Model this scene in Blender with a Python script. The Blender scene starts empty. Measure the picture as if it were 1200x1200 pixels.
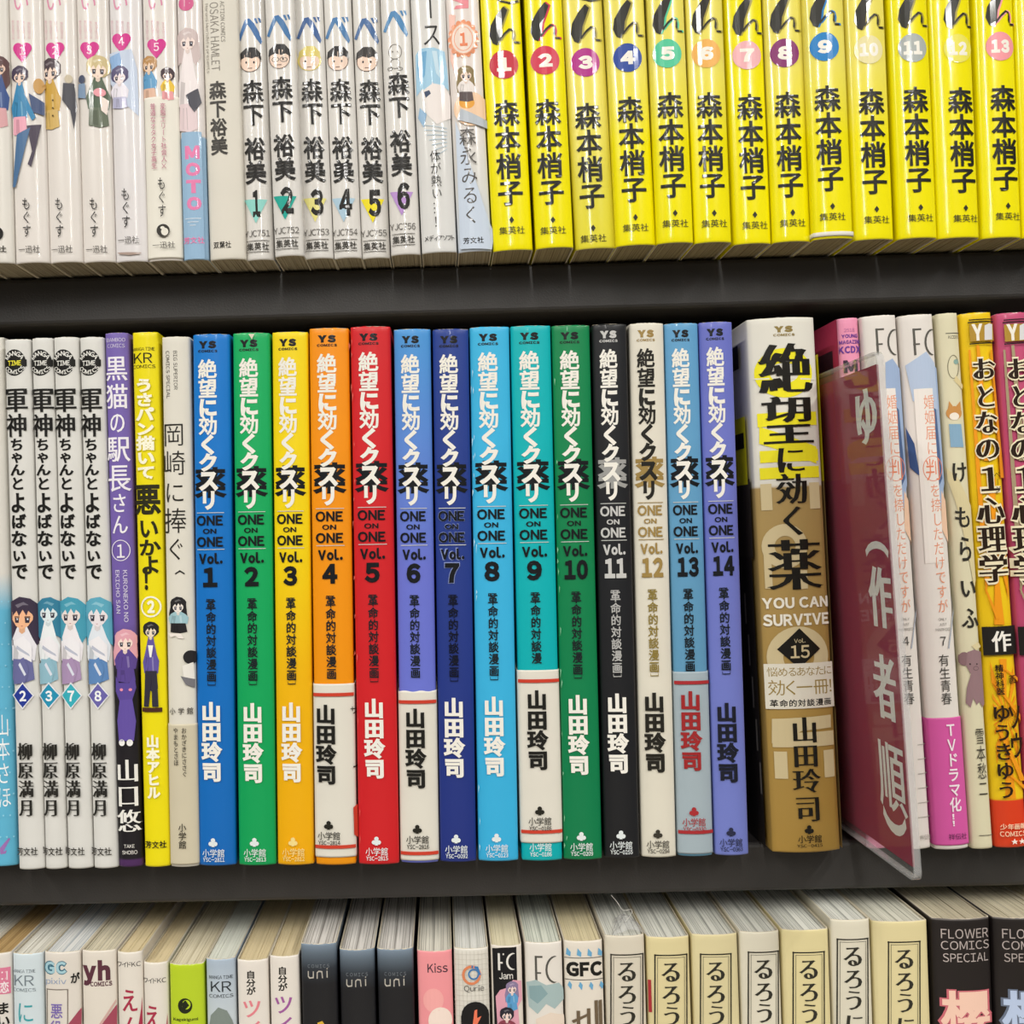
import bpy, bmesh, math, random
from mathutils import Vector, Matrix
random.seed(7)
S = bpy.context.scene
ZTOP, ZMID, ZLOW, YS = .0925, -.1103, -.3300, .357   # board tops and the boards' front plane
COL = S.collection

# ------------------------------------------------------------------ camera, world, lights, exposure
F, CX, CY = 1200.0, 500.0, 600.0
Yd = Vector((17, -22, -F)).normalized()
Xd = Vector((1, .0252, 0)); Xd.z = -(Xd.x*Yd.x + Xd.y*Yd.y)/Yd.z; Xd.normalize()
Zd = Xd.cross(Yd)
M3 = Matrix((Xd, Yd, Zd)).transposed()          # world -> camera
cam = bpy.data.cameras.new('camera'); co = bpy.data.objects.new('camera', cam); COL.objects.link(co)
cam.sensor_width = 36; cam.lens = 36*F/1200; cam.clip_start = .01; cam.clip_end = 50
cam.shift_x = (600-CX)/1200; cam.shift_y = 0
co.matrix_world = M3.transposed().to_4x4()
S.camera = co
S.view_settings.view_transform = 'Standard'; S.view_settings.look = 'None'
S.view_settings.gamma = 1; S.view_settings.use_curve_mapping = False
S.view_settings.exposure = 0.20
W = bpy.data.worlds.new('World'); S.world = W; W.use_nodes = True
W.node_tree.nodes['Background'].inputs[0].default_value = (.98, .98, 1, 1)
W.node_tree.nodes['Background'].inputs[1].default_value = .11
S.cycles.max_bounces = 6; S.cycles.transparent_max_bounces = 12

def tube_light(name, x, y0, y1, z, w, power):
    l = bpy.data.lights.new(name, 'AREA'); l.shape = 'RECTANGLE'; l.size = w; l.size_y = abs(y1-y0)
    l.energy = power; l.color = (1, .975, .93)
    o = bpy.data.objects.new(name, l); COL.objects.link(o); o.location = (x, (y0+y1)/2, z)
tube_light('ceiling_tube', -.02, -.9, -5.6, 1.36, .06, 62)
tube_light('ceiling_tube', -1.25, -.25, -2.6, 1.36, .08, 46)
tube_light('ceiling_tube', 1.25, -.25, -2.6, 1.36, .08, 46)

def ray(px, py):
    return M3.transposed() @ Vector((px-CX, -(py-CY), -F))
def PY(px, py, Y):
    d = ray(px, py); return d*(Y/d.y)
def PZ(px, py, Z):
    d = ray(px, py); return d*(Z/d.z)

# ------------------------------------------------------------------ materials
def lin(c):
    c /= 255
    return c/12.92 if c <= .04045 else ((c+.055)/1.055)**2.4
def rgb(h):
    h = h.lstrip('#'); return tuple(lin(int(h[i:i+2], 16)) for i in (0, 2, 4)) + (1,)
MATS = {}
def mat(h, rough=.32, coat=0.0):
    k = (h, rough, coat)
    if k in MATS: return MATS[k]
    m = bpy.data.materials.new('print_'+h.strip('#')); m.use_nodes = True
    n, l = m.node_tree.nodes, m.node_tree.links; b = n['Principled BSDF']
    b.inputs['Base Color'].default_value = rgb(h); b.inputs['Roughness'].default_value = rough
    b.inputs['Coat Weight'].default_value = coat; b.inputs['Coat Roughness'].default_value = .07; b.inputs['Specular IOR Level'].default_value = .22
    MATS[k] = m; return m
def jacket_mat(stops, rough=.34, coat=.0, wear=.06):
    """glossy jacket paper; stops = [(height fraction, hex)...] printed from foot to head"""
    k = ('J', tuple(stops), rough, coat, wear)
    if k in MATS: return MATS[k]
    m = bpy.data.materials.new('jacket'); m.use_nodes = True
    n, l = m.node_tree.nodes, m.node_tree.links; b = n['Principled BSDF']
    tc = n.new('ShaderNodeTexCoord'); sp = n.new('ShaderNodeSeparateXYZ'); l.new(tc.outputs['Generated'], sp.inputs[0])
    cr = n.new('ShaderNodeValToRGB'); l.new(sp.outputs[2], cr.inputs[0])
    e = cr.color_ramp.elements
    while len(e) > 1: e.remove(e[0])
    e[0].position = stops[0][0]; e[0].color = rgb(stops[0][1])
    for p, h in stops[1:]:
        q = e.new(p); q.color = rgb(h)
    nz = n.new('ShaderNodeTexNoise'); l.new(tc.outputs['Object'], nz.inputs[0]); nz.inputs['Scale'].default_value = 60; nz.inputs['Detail'].default_value = 3
    mr = n.new('ShaderNodeMapRange'); l.new(nz.outputs[0], mr.inputs[0]); mr.inputs[3].default_value = 1-wear; mr.inputs[4].default_value = 1+wear*.5
    mx = n.new('ShaderNodeMix'); mx.data_type = 'RGBA'; mx.blend_type = 'MULTIPLY'; mx.inputs[0].default_value = 1
    l.new(cr.outputs[0], mx.inputs[6]); l.new(mr.outputs[0], mx.inputs[7]); l.new(mx.outputs[2], b.inputs['Base Color'])
    b.inputs['Roughness'].default_value = rough; b.inputs['Coat Weight'].default_value = coat; b.inputs['Coat Roughness'].default_value = .06; b.inputs['Specular IOR Level'].default_value = .32
    mp = n.new('ShaderNodeMapping'); l.new(tc.outputs['Object'], mp.inputs[0]); mp.inputs['Scale'].default_value = (1, 1, .35)
    n2 = n.new('ShaderNodeTexNoise'); l.new(mp.outputs[0], n2.inputs[0]); n2.inputs['Scale'].default_value = 220; n2.inputs['Detail'].default_value = 2
    bp = n.new('ShaderNodeBump'); bp.inputs['Strength'].default_value = .15; bp.inputs['Distance'].default_value = .0004
    l.new(n2.outputs[0], bp.inputs['Height']); l.new(bp.outputs[0], b.inputs['Normal']); l.new(bp.outputs[0], b.inputs['Coat Normal'])
    MATS[k] = m; return m
def page_mat(a, b_):
    k = ('P', a, b_)
    if k in MATS: return MATS[k]
    m = bpy.data.materials.new('paper_edges'); m.use_nodes = True
    n, l = m.node_tree.nodes, m.node_tree.links; b = n['Principled BSDF']
    tc = n.new('ShaderNodeTexCoord'); mp = n.new('ShaderNodeMapping'); l.new(tc.outputs['Object'], mp.inputs[0])
    mp.inputs['Scale'].default_value = (2600, 14, 14)
    nz = n.new('ShaderNodeTexNoise'); l.new(mp.outputs[0], nz.inputs[0]); nz.inputs['Scale'].default_value = 1; nz.inputs['Detail'].default_value = 3
    cr = n.new('ShaderNodeValToRGB'); l.new(nz.outputs[0], cr.inputs[0])
    cr.color_ramp.elements[0].position = .36; cr.color_ramp.elements[0].color = rgb(b_)
    cr.color_ramp.elements[1].position = .58; cr.color_ramp.elements[1].color = rgb(a)
    l.new(cr.outputs[0], b.inputs['Base Color']); b.inputs['Roughness'].default_value = .85
    bp = n.new('ShaderNodeBump'); bp.inputs['Strength'].default_value = .6; bp.inputs['Distance'].default_value = .0004
    l.new(nz.outputs[0], bp.inputs['Height']); l.new(bp.outputs[0], b.inputs['Normal'])
    MATS[k] = m; return m
def board_mat():
    m = bpy.data.materials.new('dark_grey_board'); m.use_nodes = True
    n, l = m.node_tree.nodes, m.node_tree.links; b = n['Principled BSDF']
    tc = n.new('ShaderNodeTexCoord'); nz = n.new('ShaderNodeTexNoise'); l.new(tc.outputs['Object'], nz.inputs[0])
    nz.inputs['Scale'].default_value = 18; nz.inputs['Detail'].default_value = 6
    cr = n.new('ShaderNodeValToRGB'); l.new(nz.outputs[0], cr.inputs[0])
    cr.color_ramp.elements[0].position = .3; cr.color_ramp.elements[0].color = rgb('#2b2927')
    cr.color_ramp.elements[1].position = .75; cr.color_ramp.elements[1].color = rgb('#353230')
    l.new(cr.outputs[0], b.inputs['Base Color']); b.inputs['Roughness'].default_value = .5
    n2 = n.new('ShaderNodeTexNoise'); l.new(tc.outputs['Object'], n2.inputs[0]); n2.inputs['Scale'].default_value = 1500
    bp = n.new('ShaderNodeBump'); bp.inputs['Strength'].default_value = .25; bp.inputs['Distance'].default_value = .0003
    l.new(n2.outputs[0], bp.inputs['Height']); l.new(bp.outputs[0], b.inputs['Normal'])
    return m
def clear_mat(name, tint, tr=.88, rough=.04):
    m = bpy.data.materials.new(name); m.use_nodes = True
    n, l = m.node_tree.nodes, m.node_tree.links; n.remove(n['Principled BSDF'])
    t = n.new('ShaderNodeBsdfTransparent'); t.inputs[0].default_value = tint
    g = n.new('ShaderNodeBsdfGlossy'); g.inputs['Roughness'].default_value = rough
    fr = n.new('ShaderNodeFresnel'); fr.inputs['IOR'].default_value = 1.32
    ge = n.new('ShaderNodeNewGeometry'); sb = n.new('ShaderNodeMath'); sb.operation = 'SUBTRACT'; sb.inputs[0].default_value = 1; l.new(ge.outputs['Backfacing'], sb.inputs[1])
    ml = n.new('ShaderNodeMath'); ml.operation = 'MULTIPLY'; l.new(fr.outputs[0], ml.inputs[0]); l.new(sb.outputs[0], ml.inputs[1])
    mx = n.new('ShaderNodeMixShader'); l.new(ml.outputs[0], mx.inputs[0]); l.new(t.outputs[0], mx.inputs[1]); l.new(g.outputs[0], mx.inputs[2])
    d = n.new('ShaderNodeBsdfDiffuse'); d.inputs[0].default_value = (.8, .8, .8, 1)
    m2 = n.new('ShaderNodeMixShader'); m2.inputs[0].default_value = tr; l.new(d.outputs[0], m2.inputs[1]); l.new(mx.outputs[0], m2.inputs[2])
    l.new(m2.outputs[0], n['Material Output'].inputs[0])
    return m

# ------------------------------------------------------------------ mesh helpers
def link(name, verts, faces, mats, parent=None, midx=None, smooth=None):
    me = bpy.data.meshes.new(name); me.from_pydata(verts, [], faces)
    for m in mats: me.materials.append(m)
    if midx: me.polygons.foreach_set('material_index', midx)
    if smooth is True: me.polygons.foreach_set('use_smooth', [True]*len(faces))
    elif smooth: me.polygons.foreach_set('use_smooth', smooth)
    me.update()
    o = bpy.data.objects.new(name, me); COL.objects.link(o)
    if parent: o.parent = parent
    return o
def box_mesh(name, x0, x1, y0, y1, z0, z1, m, parent=None, bev=0):
    bm = bmesh.new(); bmesh.ops.create_cube(bm, size=1)
    for v in bm.verts:
        v.co = Vector(((x0+x1)/2+v.co.x*(x1-x0), (y0+y1)/2+v.co.y*(y1-y0), (z0+z1)/2+v.co.z*(z1-z0)))
    if bev: bmesh.ops.bevel(bm, geom=bm.edges[:], offset=bev, segments=3, affect='EDGES', profile=.5)
    me = bpy.data.meshes.new(name); bm.to_mesh(me); bm.free(); me.materials.append(m)
    o = bpy.data.objects.new(name, me); COL.objects.link(o); o.parent = parent
    return o
def tag(o, label, cat, group=None):
    o['label'] = label; o['category'] = cat
    if group: o['group'] = group
def empty(name, loc):
    o = bpy.data.objects.new(name, None); COL.objects.link(o); o.location = loc; o.empty_display_size = .02
    return o

# ------------------------------------------------------------------ glyph outlines (the built-in typeface, filled flat)
GLY = {}
def full(c):
    return chr(ord(c)+0xFEE0) if '!' <= c <= '~' else c
def glyph(c):
    c = full(c)
    if c in GLY: return GLY[c]
    cu = bpy.data.curves.new('t', 'FONT'); cu.body = c; cu.resolution_u = 3
    ob = bpy.data.objects.new('t', cu); COL.objects.link(ob)
    bpy.context.view_layer.update()
    me = bpy.data.meshes.new_from_object(ob.evaluated_get(bpy.context.evaluated_depsgraph_get()))
    vs = [(v.co.x, v.co.y) for v in me.vertices]; fs = [tuple(p.vertices) for p in me.polygons]
    bpy.data.objects.remove(ob); bpy.data.curves.remove(cu); bpy.data.meshes.remove(me)
    bm = bmesh.new(); bv = [bm.verts.new((x, y, 0)) for x, y in vs]
    for f in fs:
        try: bm.faces.new([bv[i] for i in f])
        except ValueError: pass
    bmesh.ops.remove_doubles(bm, verts=bm.verts[:], dist=1e-5)
    bm.normal_update(); bm.verts.index_update()
    V = [(v.co.x, v.co.y) for v in bm.verts]
    T = []
    for f in bm.faces:
        ids = [v.index for v in f.verts]
        if f.normal.z < 0: ids.reverse()
        for i in range(1, len(ids)-1): T.append((ids[0], ids[i], ids[i+1]))
    bm.free()
    cnt = {}
    for t in T:
        for a, b in ((t[0], t[1]), (t[1], t[2]), (t[2], t[0])): cnt[(a, b)] = 1
    B = [(a, b) for a, b in cnt if (b, a) not in cnt]
    N = {}
    for a, b in B:
        dx, dy = V[b][0]-V[a][0], V[b][1]-V[a][1]; L = math.hypot(dx, dy) or 1
        n = (dy/L, -dx/L)
        for q in (a, b): N.setdefault(q, []).append(n)
    O = {}
    for q, ns in N.items():
        sx, sy = sum(n[0] for n in ns), sum(n[1] for n in ns); L = math.hypot(sx, sy)
        if L < 1e-4: O[q] = ns[0]; continue
        ux, uy = sx/L, sy/L; d = max(.55, min(ux*n[0]+uy*n[1] for n in ns)); O[q] = (ux/d, uy/d)
    GLY[c] = (V, T, B, O); return GLY[c]
def bold_glyph(c, bx, by):
    """vertices (x, y, depth), triangles; stroke edges pushed outward by bx, by (em)"""
    V, T, B, O = glyph(c)
    v = [(x, y, 0) for x, y in V]; t = list(T)
    if bx < 0 or by < 0:
        for q, (ox, oy) in O.items(): v[q] = (V[q][0]+ox*min(bx, 0), V[q][1]+oy*min(by, 0), 0)
    bx, by = max(bx, 0), max(by, 0)
    if bx or by:
        m = {}
        for q, (ox, oy) in O.items():
            m[q] = len(v); v.append((v[q][0]+ox*bx, v[q][1]+oy*by, 1))
        for a, b in B:
            t.append((b, a, m[a])); t.append((b, m[a], m[b]))
    return v, t
ROT = set('ー（）［］〔〕「」…()[]~-=|')

# ------------------------------------------------------------------ a book
LIFT = .00005
class Book:
    """corners: spine's top-left, top-right, bottom-left, bottom-right (picture pixels, turned into metres at the spine's depth)"""
    def __init__(s, tl, tr, bl, br, row, label, group, jacket, bulge=.0012, depth=.126, pages=('#cfc6b0', '#a89c84'),
                 y=None, gloss=.34, coat=0, inner=None, name='comic_book', ztop=None, side=None, wear=.06):
        zb = {'top': ZTOP, 'mid': ZMID, 'low': ZLOW}[row]
        if y is None: y = PZ((bl[0]+br[0])/2, (bl[1]+br[1])/2 + 1, zb).y
        s.Y = y
        P = [PY(q[0], q[1], y) for q in (tl, tr, bl, br)]
        up = (P[0]+P[1])/2 - (P[2]+P[3])/2
        if row == 'low': up = Vector((P[0].x-P[2].x, 0, P[0].z-P[2].z))
        up.y = 0; s.lean = math.atan2(up.x, up.z)
        s.w = ((P[1]-P[0]).length+(P[3]-P[2]).length)/2 - (.00003 if row == 'top' else .00012)
        s.b = bulge; s.p = 2.3
        bx = (P[2].x+P[3].x)/2
        s.h = (((P[0]+P[1])/2).z - zb)/math.cos(s.lean)
        if row == 'low': bx = (P[0].x+P[1].x)/2 - math.tan(s.lean)*(s.h*math.cos(s.lean))
        if row == 'top': bx = (P[2].x+P[3].x)/2; s.h = ztop or .1815
        s.root = empty(name, (bx, y, zb + abs(math.sin(s.lean))*s.w/2 + .0001))
        s.root.rotation_euler = (0, s.lean, 0)
        tag(s.root, label, 'book', group)
        s.zb = zb + abs(math.sin(s.lean))*s.w/2
        s.parts = {}; s.layer = 0; s.lift0 = 0
        s.flipdepth = depth; s.coat = coat
        if isinstance(jacket, str): jacket = [(0, jacket)]
        s.shell('cover', 0, s.h, 0, jacket_mat(jacket, gloss, coat, wear), depth, .00035, worn=True)
        if inner:                                   # the book's own cover showing below a jacket that rides up
            s.shell('inner_cover', 0, .012, -.00025, jacket_mat([(0, inner)], .5), depth-.002, .0003)
            s.parts_shift_cover = True
        s.pages(depth, pages)
    def prof(s, x):
        hw = s.w/2
        a = abs(x)/hw
        if a <= 1: return s.b*a**s.p
        return s.b + (abs(x)-hw)
    def outline(s, off, depth, inset=0):
        hw = s.w/2 + off; pts = []
        pts.append((-hw, depth)); pts.append((-hw, depth*.5)); pts.append((-hw, s.b+.0035)); pts.append((-hw, s.b+.0010)); pts.append((-hw+.00012, s.b+.0004))
        for i in range(17):
            x = -1+i/8; xx = x*(hw-.0003); pts.append((xx, s.b*abs(x)**s.p - off))
        pts += [(hw-.00012, s.b+.0004), (hw, s.b+.0010), (hw, s.b+.0035), (hw, depth*.5), (hw, depth)]
        return pts
    def shell(s, name, z0, z1, off, m, depth, th, worn=False, jag=0):
        o, i = s.outline(off, depth), s.outline(off-th, depth)
        n = len(o); zs = [z0, z0+.0006, z0+.002] + [z0+(z1-z0)*k/8 for k in range(1, 8)] + [z1-.002, z1-.0006, z1]
        if z1-z0 < .02: zs = [z0, z0+.0006, z1-.0006, z1]
        V, Fc = [], []; K = len(zs)
        rng = random.Random(hash((round(s.w*1e6), name)) & 0xffff)
        jit = [rng.uniform(-1, 1) for _ in range(n)]
        for k, z in enumerate(zs):
            for j, (x, y) in enumerate(o):
                dz = 0
                if worn and k == K-1: dz = -.00025*abs(jit[j])
                if jag and k == K-1: dz += jag*math.sin(j*.9+1)
                pull = .00012 if k in (0, K-1) and worn else 0
                V.append((x, y+pull, z+dz))
        for k, z in enumerate(zs):
            for j, (x, y) in enumerate(i):
                V.append((x, y, z - (.00005 if k == K-1 else 0) + (jag*math.sin(j*.9+1) if jag and k == K-1 else 0)))
        def q(a, b, c, d): Fc.append((a, b, c, d))
        base = K*n
        for k in range(K-1):
            for j in range(n-1):
                q(k*n+j, k*n+j+1, (k+1)*n+j+1, (k+1)*n+j)
                q(base+k*n+j, base+(k+1)*n+j, base+(k+1)*n+j+1, base+k*n+j+1)
        for j in range(n-1):
            q(j, base+j, base+j+1, j+1); t = (K-1)*n
            q(t+j, t+j+1, base+t+j+1, base+t+j)
        for k in range(K-1):
            q(k*n, (k+1)*n, base+(k+1)*n, base+k*n); e = n-1
            q(k*n+e, base+k*n+e, base+(k+1)*n+e, (k+1)*n+e)
        sm = [len(f) == 4 and abs((f[0] >= base) - (f[2] >= base)) == 0 for f in Fc]
        mi = [0 if f[0] < base and f[2] < base else 1 for f in Fc]
        return link(name, V, Fc, [m, mat('#d3c9b2', .8)], s.root, midx=mi, smooth=sm)
    def pages(s, depth, cols):
        th = .00045; x0, x1 = -s.w/2+th, s.w/2-th
        n = max(4, int((x1-x0)/.0011)); rng = random.Random(int(s.w*1e7)+int(s.root.location.x*1e5))
        V, Fc = [], []; x = x0; ws = [rng.uniform(.6, 1.5) for _ in range(n)]; t = sum(ws)
        for k in range(n):
            wd = ws[k]/t*(x1-x0); a, b = x, x+wd-.00003; x += wd
            ja, jb = rng.uniform(0, .00025), rng.uniform(0, .00025)
            ya, yb = s.prof(a)+th+.0001, s.prof(b)+th+.0001
            zt = s.h-.0006-ja; zb_ = .0005+jb; yd = depth-.0015-ja
            o = len(V)
            V += [(a, ya, zb_), (b, yb, zb_), (b, yd, zb_), (a, yd, zb_), (a, ya, zt), (b, yb, zt), (b, yd, zt), (a, yd, zt)]
            Fc += [tuple(o+i for i in f) for f in ((0, 3, 2, 1), (4, 5, 6, 7), (0, 1, 5, 4), (1, 2, 6, 5), (2, 3, 7, 6), (3, 0, 4, 7))]
        o = link('page_block', V, Fc, [page_mat(*cols)], s.root); o['kind'] = 'stuff'
    # ---- picture point -> the book's own x, z at its spine
    def L(s, px, py):
        p = PY(px, py, s.Y + .0002) - s.root.location; c, n = math.cos(s.lean), math.sin(s.lean)
        return (p.x*c - p.z*n, p.x*n + p.z*c)
    def k(s): return s.Y/F
    def add(s, name, V, T, col, rough=.34):
        """V: (x, z, d) flat print in book coordinates"""
        hw = s.w/2; s.layer += 1
        if max(v[0] for v in V) - min(v[0] for v in V) > .0022:
            bm = bmesh.new(); bv = [bm.verts.new((v[0], v[2], v[1])) for v in V]
            for t in T:
                try: bm.faces.new([bv[i] for i in t])
                except ValueError: pass
            lo, hi = min(v[0] for v in V), max(v[0] for v in V)
            for c in [hw*q for q in (-1, -.86, -.7, -.5, -.28, 0, .28, .5, .7, .86, 1)]:
                if lo+1e-5 < c < hi-1e-5:
                    bmesh.ops.bisect_plane(bm, geom=bm.verts[:]+bm.edges[:]+bm.faces[:], plane_co=(c, 0, 0), plane_no=(1, 0, 0), dist=1e-7)
            bm.verts.index_update()
            V = [(v.co.x, v.co.z, v.co.y) for v in bm.verts]; T = [tuple(v.index for v in f.verts) for f in bm.faces]; bm.free()
        lift = LIFT + s.layer*.000012 + s.lift0
        W_ = []
        for x, z, d in V:
            z = min(max(z, .0002), s.h-.0006)
            l2 = lift - d*.000008
            if abs(x) > hw: W_.append((math.copysign(hw+l2, x), s.prof(x), z))
            else: W_.append((x*(1+.3*l2/hw), s.prof(x)-l2, z))
        s.parts.setdefault(name, []).append((W_, T, mat(col, rough, s.coat), min(q[2] for q in W_), max(q[2] for q in W_)))
    def flush(s):
        for nm, items in s.parts.items():
            gs = []                              # prints far apart on the spine become parts of their own
            for it in sorted(items, key=lambda q: q[3]):
                if gs and it[3] - gs[-1][1] < .009: gs[-1][0].append(it); gs[-1][1] = max(gs[-1][1], it[4])
                else: gs.append([[it], it[4]])
            for g, _ in gs:
                V, Fc, ms, mi = [], [], [], []
                for W_, T, m, _a, _b in g:
                    if m not in ms: ms.append(m)
                    o = len(V); V += W_
                    for t in T: Fc.append(tuple(o+i for i in t)); mi.append(ms.index(m))
                link(nm, V, Fc, ms, s.root, midx=mi)
        return s
    # ---- lettering. all take picture pixels
    def vt(s, txt, cx, y0, y1, w, col, bold=.02, bx=None, name='title_lettering', rough=.34, sk=0):
        """vertical writing, one glyph per cell"""
        bx = bold if bx is None else bx
        n = len(txt); xc, zt = s.L(cx, y0); _, zb = s.L(cx, y1); xc, _ = s.L(cx, (y0+y1)/2)
        cell = (zt-zb)/n; wd = w*s.k()
        V, T = [], []
        for i, c in enumerate(txt):
            if c in ' 　': continue
            v, t = bold_glyph(c, bx, bold); o = len(V); zc = zt-(i+.5)*cell
            for x, y, d in v:
                gx, gy = x-.5, y-.38
                if full(c) in ROT: gx, gy = gy, -gx
                V.append((xc+gx*wd+sk*gy*wd, zc+gy*cell, d))
            T += [tuple(o+i_ for i_ in f) for f in t]
        if V: s.add(name, V, T, col, rough)
    def line(s, txt, bold, gap=.07, track=None):
        V, T = [], []; x = 0
        for c in txt:
            if c in ' 　': x += .3; continue
            v, t = bold_glyph(c, bold, bold); lo, hi = min(q[0] for q in v), max(q[0] for q in v); o = len(V)
            V += [(q[0]-lo+x, q[1], q[2]) for q in v]; T += [tuple(o+i for i in f) for f in t]; x += hi-lo+gap
        return V, T
    def ht(s, txt, x0, x1, y0, y1, col, bold=.02, name='title_lettering', rough=.34, gap=.07, ang=0):
        """one line fitted into the box"""
        V, T = s.line(txt, bold, gap)
        s.fit(V, T, x0, x1, y0, y1, name, col, rough, ang=ang)
    def fit(s, V, T, x0, x1, y0, y1, name, col, rough, turn=False, ang=0):
        if turn: V = [(y, -x, d) for x, y, d in V]
        a, b = min(q[0] for q in V), max(q[0] for q in V); c, e = min(q[1] for q in V), max(q[1] for q in V)
        cx, cz = s.L((x0+x1)/2, (y0+y1)/2); W_, H = (x1-x0)*s.k(), (y1-y0)*s.k(); ca, sa = math.cos(ang), math.sin(ang)
        out = []
        for x, y, d in V:
            u, v = ((x-a)/(b-a)-.5)*W_, ((y-c)/(e-c)-.5)*H
            out.append((cx+u*ca-v*sa, cz+u*sa+v*ca, d))
        s.add(name, out, T, col, rough)
    def rt(s, txt, x0, x1, y0, y1, col, bold=.0, name='small_lettering', rough=.34, gap=.12):
        """a line turned a quarter, reading downwards"""
        V, T = s.line(txt, bold, gap); s.fit(V, T, x0, x1, y0, y1, name, col, rough, turn=True)
    # ---- flat printed shapes
    def poly(s, pts, col, name='illustration', rough=.34):
        q = [s.L(*p) for p in pts]
        bm = bmesh.new(); vs = [bm.verts.new((x, z, 0)) for x, z in q]; f = bm.faces.new(vs); f.normal_update()
        if f.normal.z < 0: f.normal_flip()
        bmesh.ops.triangulate(bm, faces=[f]); bm.verts.index_update()
        V = [(v.co.x, v.co.y, 0) for v in bm.verts]; T = [tuple(v.index for v in g.verts) for g in bm.faces]; bm.free()
        s.add(name, V, T, col, rough)
    def rect(s, x0, x1, y0, y1, col, name='illustration', rough=.34):
        # sides follow the spine's own direction
        a, za = s.L((x0+x1)/2, y0); b, zb = s.L((x0+x1)/2, y1); m, _ = s.L((x0+x1)/2, (y0+y1)/2); h = (x1-x0)/2*s.k()
        s.add(name, [(m-h, zb, 0), (m+h, zb, 0), (m+h, za, 0), (m-h, za, 0)], [(0, 1, 2, 3)], col, rough)
    def band(s, y0, y1, col, name='printed_band', rough=.34, f=.985):
        za, zb = s.zat(y0), s.zat(y1); h = s.w/2*f
        s.add(name, [(-h, zb, 0), (h, zb, 0), (h, za, 0), (-h, za, 0)], [(0, 1, 2, 3)], col, rough)
    def arc(s, txt, cx, cy, r, a0, a1, size, col, flip=False, name='emblem', bold=.03):
        """small letters on a circle, angles in degrees from twelve o'clock clockwise"""
        V, T = [], []; x0, z0 = s.L(cx, cy); k = s.k()
        for i, c in enumerate(txt):
            a = math.radians(a0+(a1-a0)*i/(len(txt)-1)); v, t = bold_glyph(c, bold, bold); o = len(V)
            for x, y, d in v:
                u, w = (x-.5)*size*k, (y-.38)*size*k; th = -a if not flip else -a+math.pi
                px, pz = r*k*math.sin(a), r*k*math.cos(a)
                V.append((x0+px+u*math.cos(th)-w*math.sin(th), z0+pz+u*math.sin(th)+w*math.cos(th), d))
            T += [tuple(o+q for q in f) for f in t]
        s.add(name, V, T, col)
    def run(s, items, cx, col, bold=.02, bx=None, name='title_lettering', sl=.022):
        """(glyph, y0, y1, width) each; cx at the first glyph, sl = drift per pixel down"""
        y_ = items[0][1]
        for c, y0, y1, w in items: s.vt(c, cx+((y0+y1)/2-y_)*sl, y0, y1, w, col, bold, bx, name)
    def figure(s, cx, y0, y1, w, hair, skin, top, low, long=True, name='illustration', side=1, hs=.44):
        """a plain generic figure printed on the spine: hair with lighter locks, face, clothes with folds"""
        def tone(c, k):
            v = [int(c[i:i+2], 16) for i in (1, 3, 5)]; v = [int(q+(255-q)*k) if k > 0 else int(q*(1+k)) for q in v]; return '#%02x%02x%02x' % tuple(v)
        h = y1-y0; r = min(w*hs, h*hs*.46); cy = y0+r*1.1
        P = lambda pts, c: s.poly([(cx+side*u*r, cy+v*r) for u, v in pts], c, name)
        if long: P([(-1.0, -.2), (-1.3, 1.2), (-1.15, 2.6), (-.7, 2.2), (-.4, 2.7), (.4, 2.0), (.8, 2.5), (1.25, 1.6), (1.05, -.2)], hair)
        P([(1.12*math.cos(a)*(1.04 if i % 3 else .96), -.1+1.08*math.sin(a)*(1.04 if i % 2 else .98)) for i, a in enumerate([q*math.pi/9 for q in range(18)])], hair)
        t = [(cx-r*.3, cy+r*.8), (cx+r*.3, cy+r*.8), (cx+w*.36, y0+h*.47), (cx+w*.5, y0+h*.56), (cx+w*.44, y0+h*.74), (cx-w*.40, y0+h*.74), (cx-w*.5, y0+h*.58), (cx-w*.36, y0+h*.46)]
        s.poly(t, top, name)
        s.poly([(cx-w*.30, y0+h*.5), (cx-w*.10, y0+h*.52), (cx-w*.16, y0+h*.73), (cx-w*.36, y0+h*.72)], tone(top, -.14), name)
        s.poly([(cx+w*.06, y0+h*.5), (cx+w*.16, y0+h*.5), (cx+w*.2, y0+h*.7), (cx+w*.12, y0+h*.72)], tone(top, .25), name)
        s.poly([(cx-w*.36, y0+h*.72), (cx+w*.36, y0+h*.72), (cx+w*.44, y1-h*.04), (cx+w*.1, y1), (cx-w*.38, y1-h*.03)], low, name)
        s.poly([(cx-w*.2, y0+h*.76), (cx-w*.02, y0+h*.76), (cx+w*.02, y1-h*.03), (cx-w*.2, y1-h*.04)], tone(low, -.12), name)
        P([(-.22, .7), (.22, .7), (.2, 1.25), (0, 1.4), (-.2, 1.25)], tone(skin, -.08))
        P([(-.74, -.1), (-.72, .42), (-.45, .82), (-.05, 1.08), (.4, .85), (.7, .42), (.74, -.1), (.4, -.6), (-.4, -.6)], skin)
        P([(-.86, .55), (-.92, -.3), (-.5, -.86), (.5, -.86), (.92, -.3), (.86, .5), (.66, .02), (.42, -.22), (.3, .12), (.05, -.3), (-.22, .16), (-.38, -.22), (-.66, .1)], hair)
        P([(-.5, -.62), (.1, -.84), (.45, -.62), (.05, -.62), (-.3, -.42)], tone(hair, .28))
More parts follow.
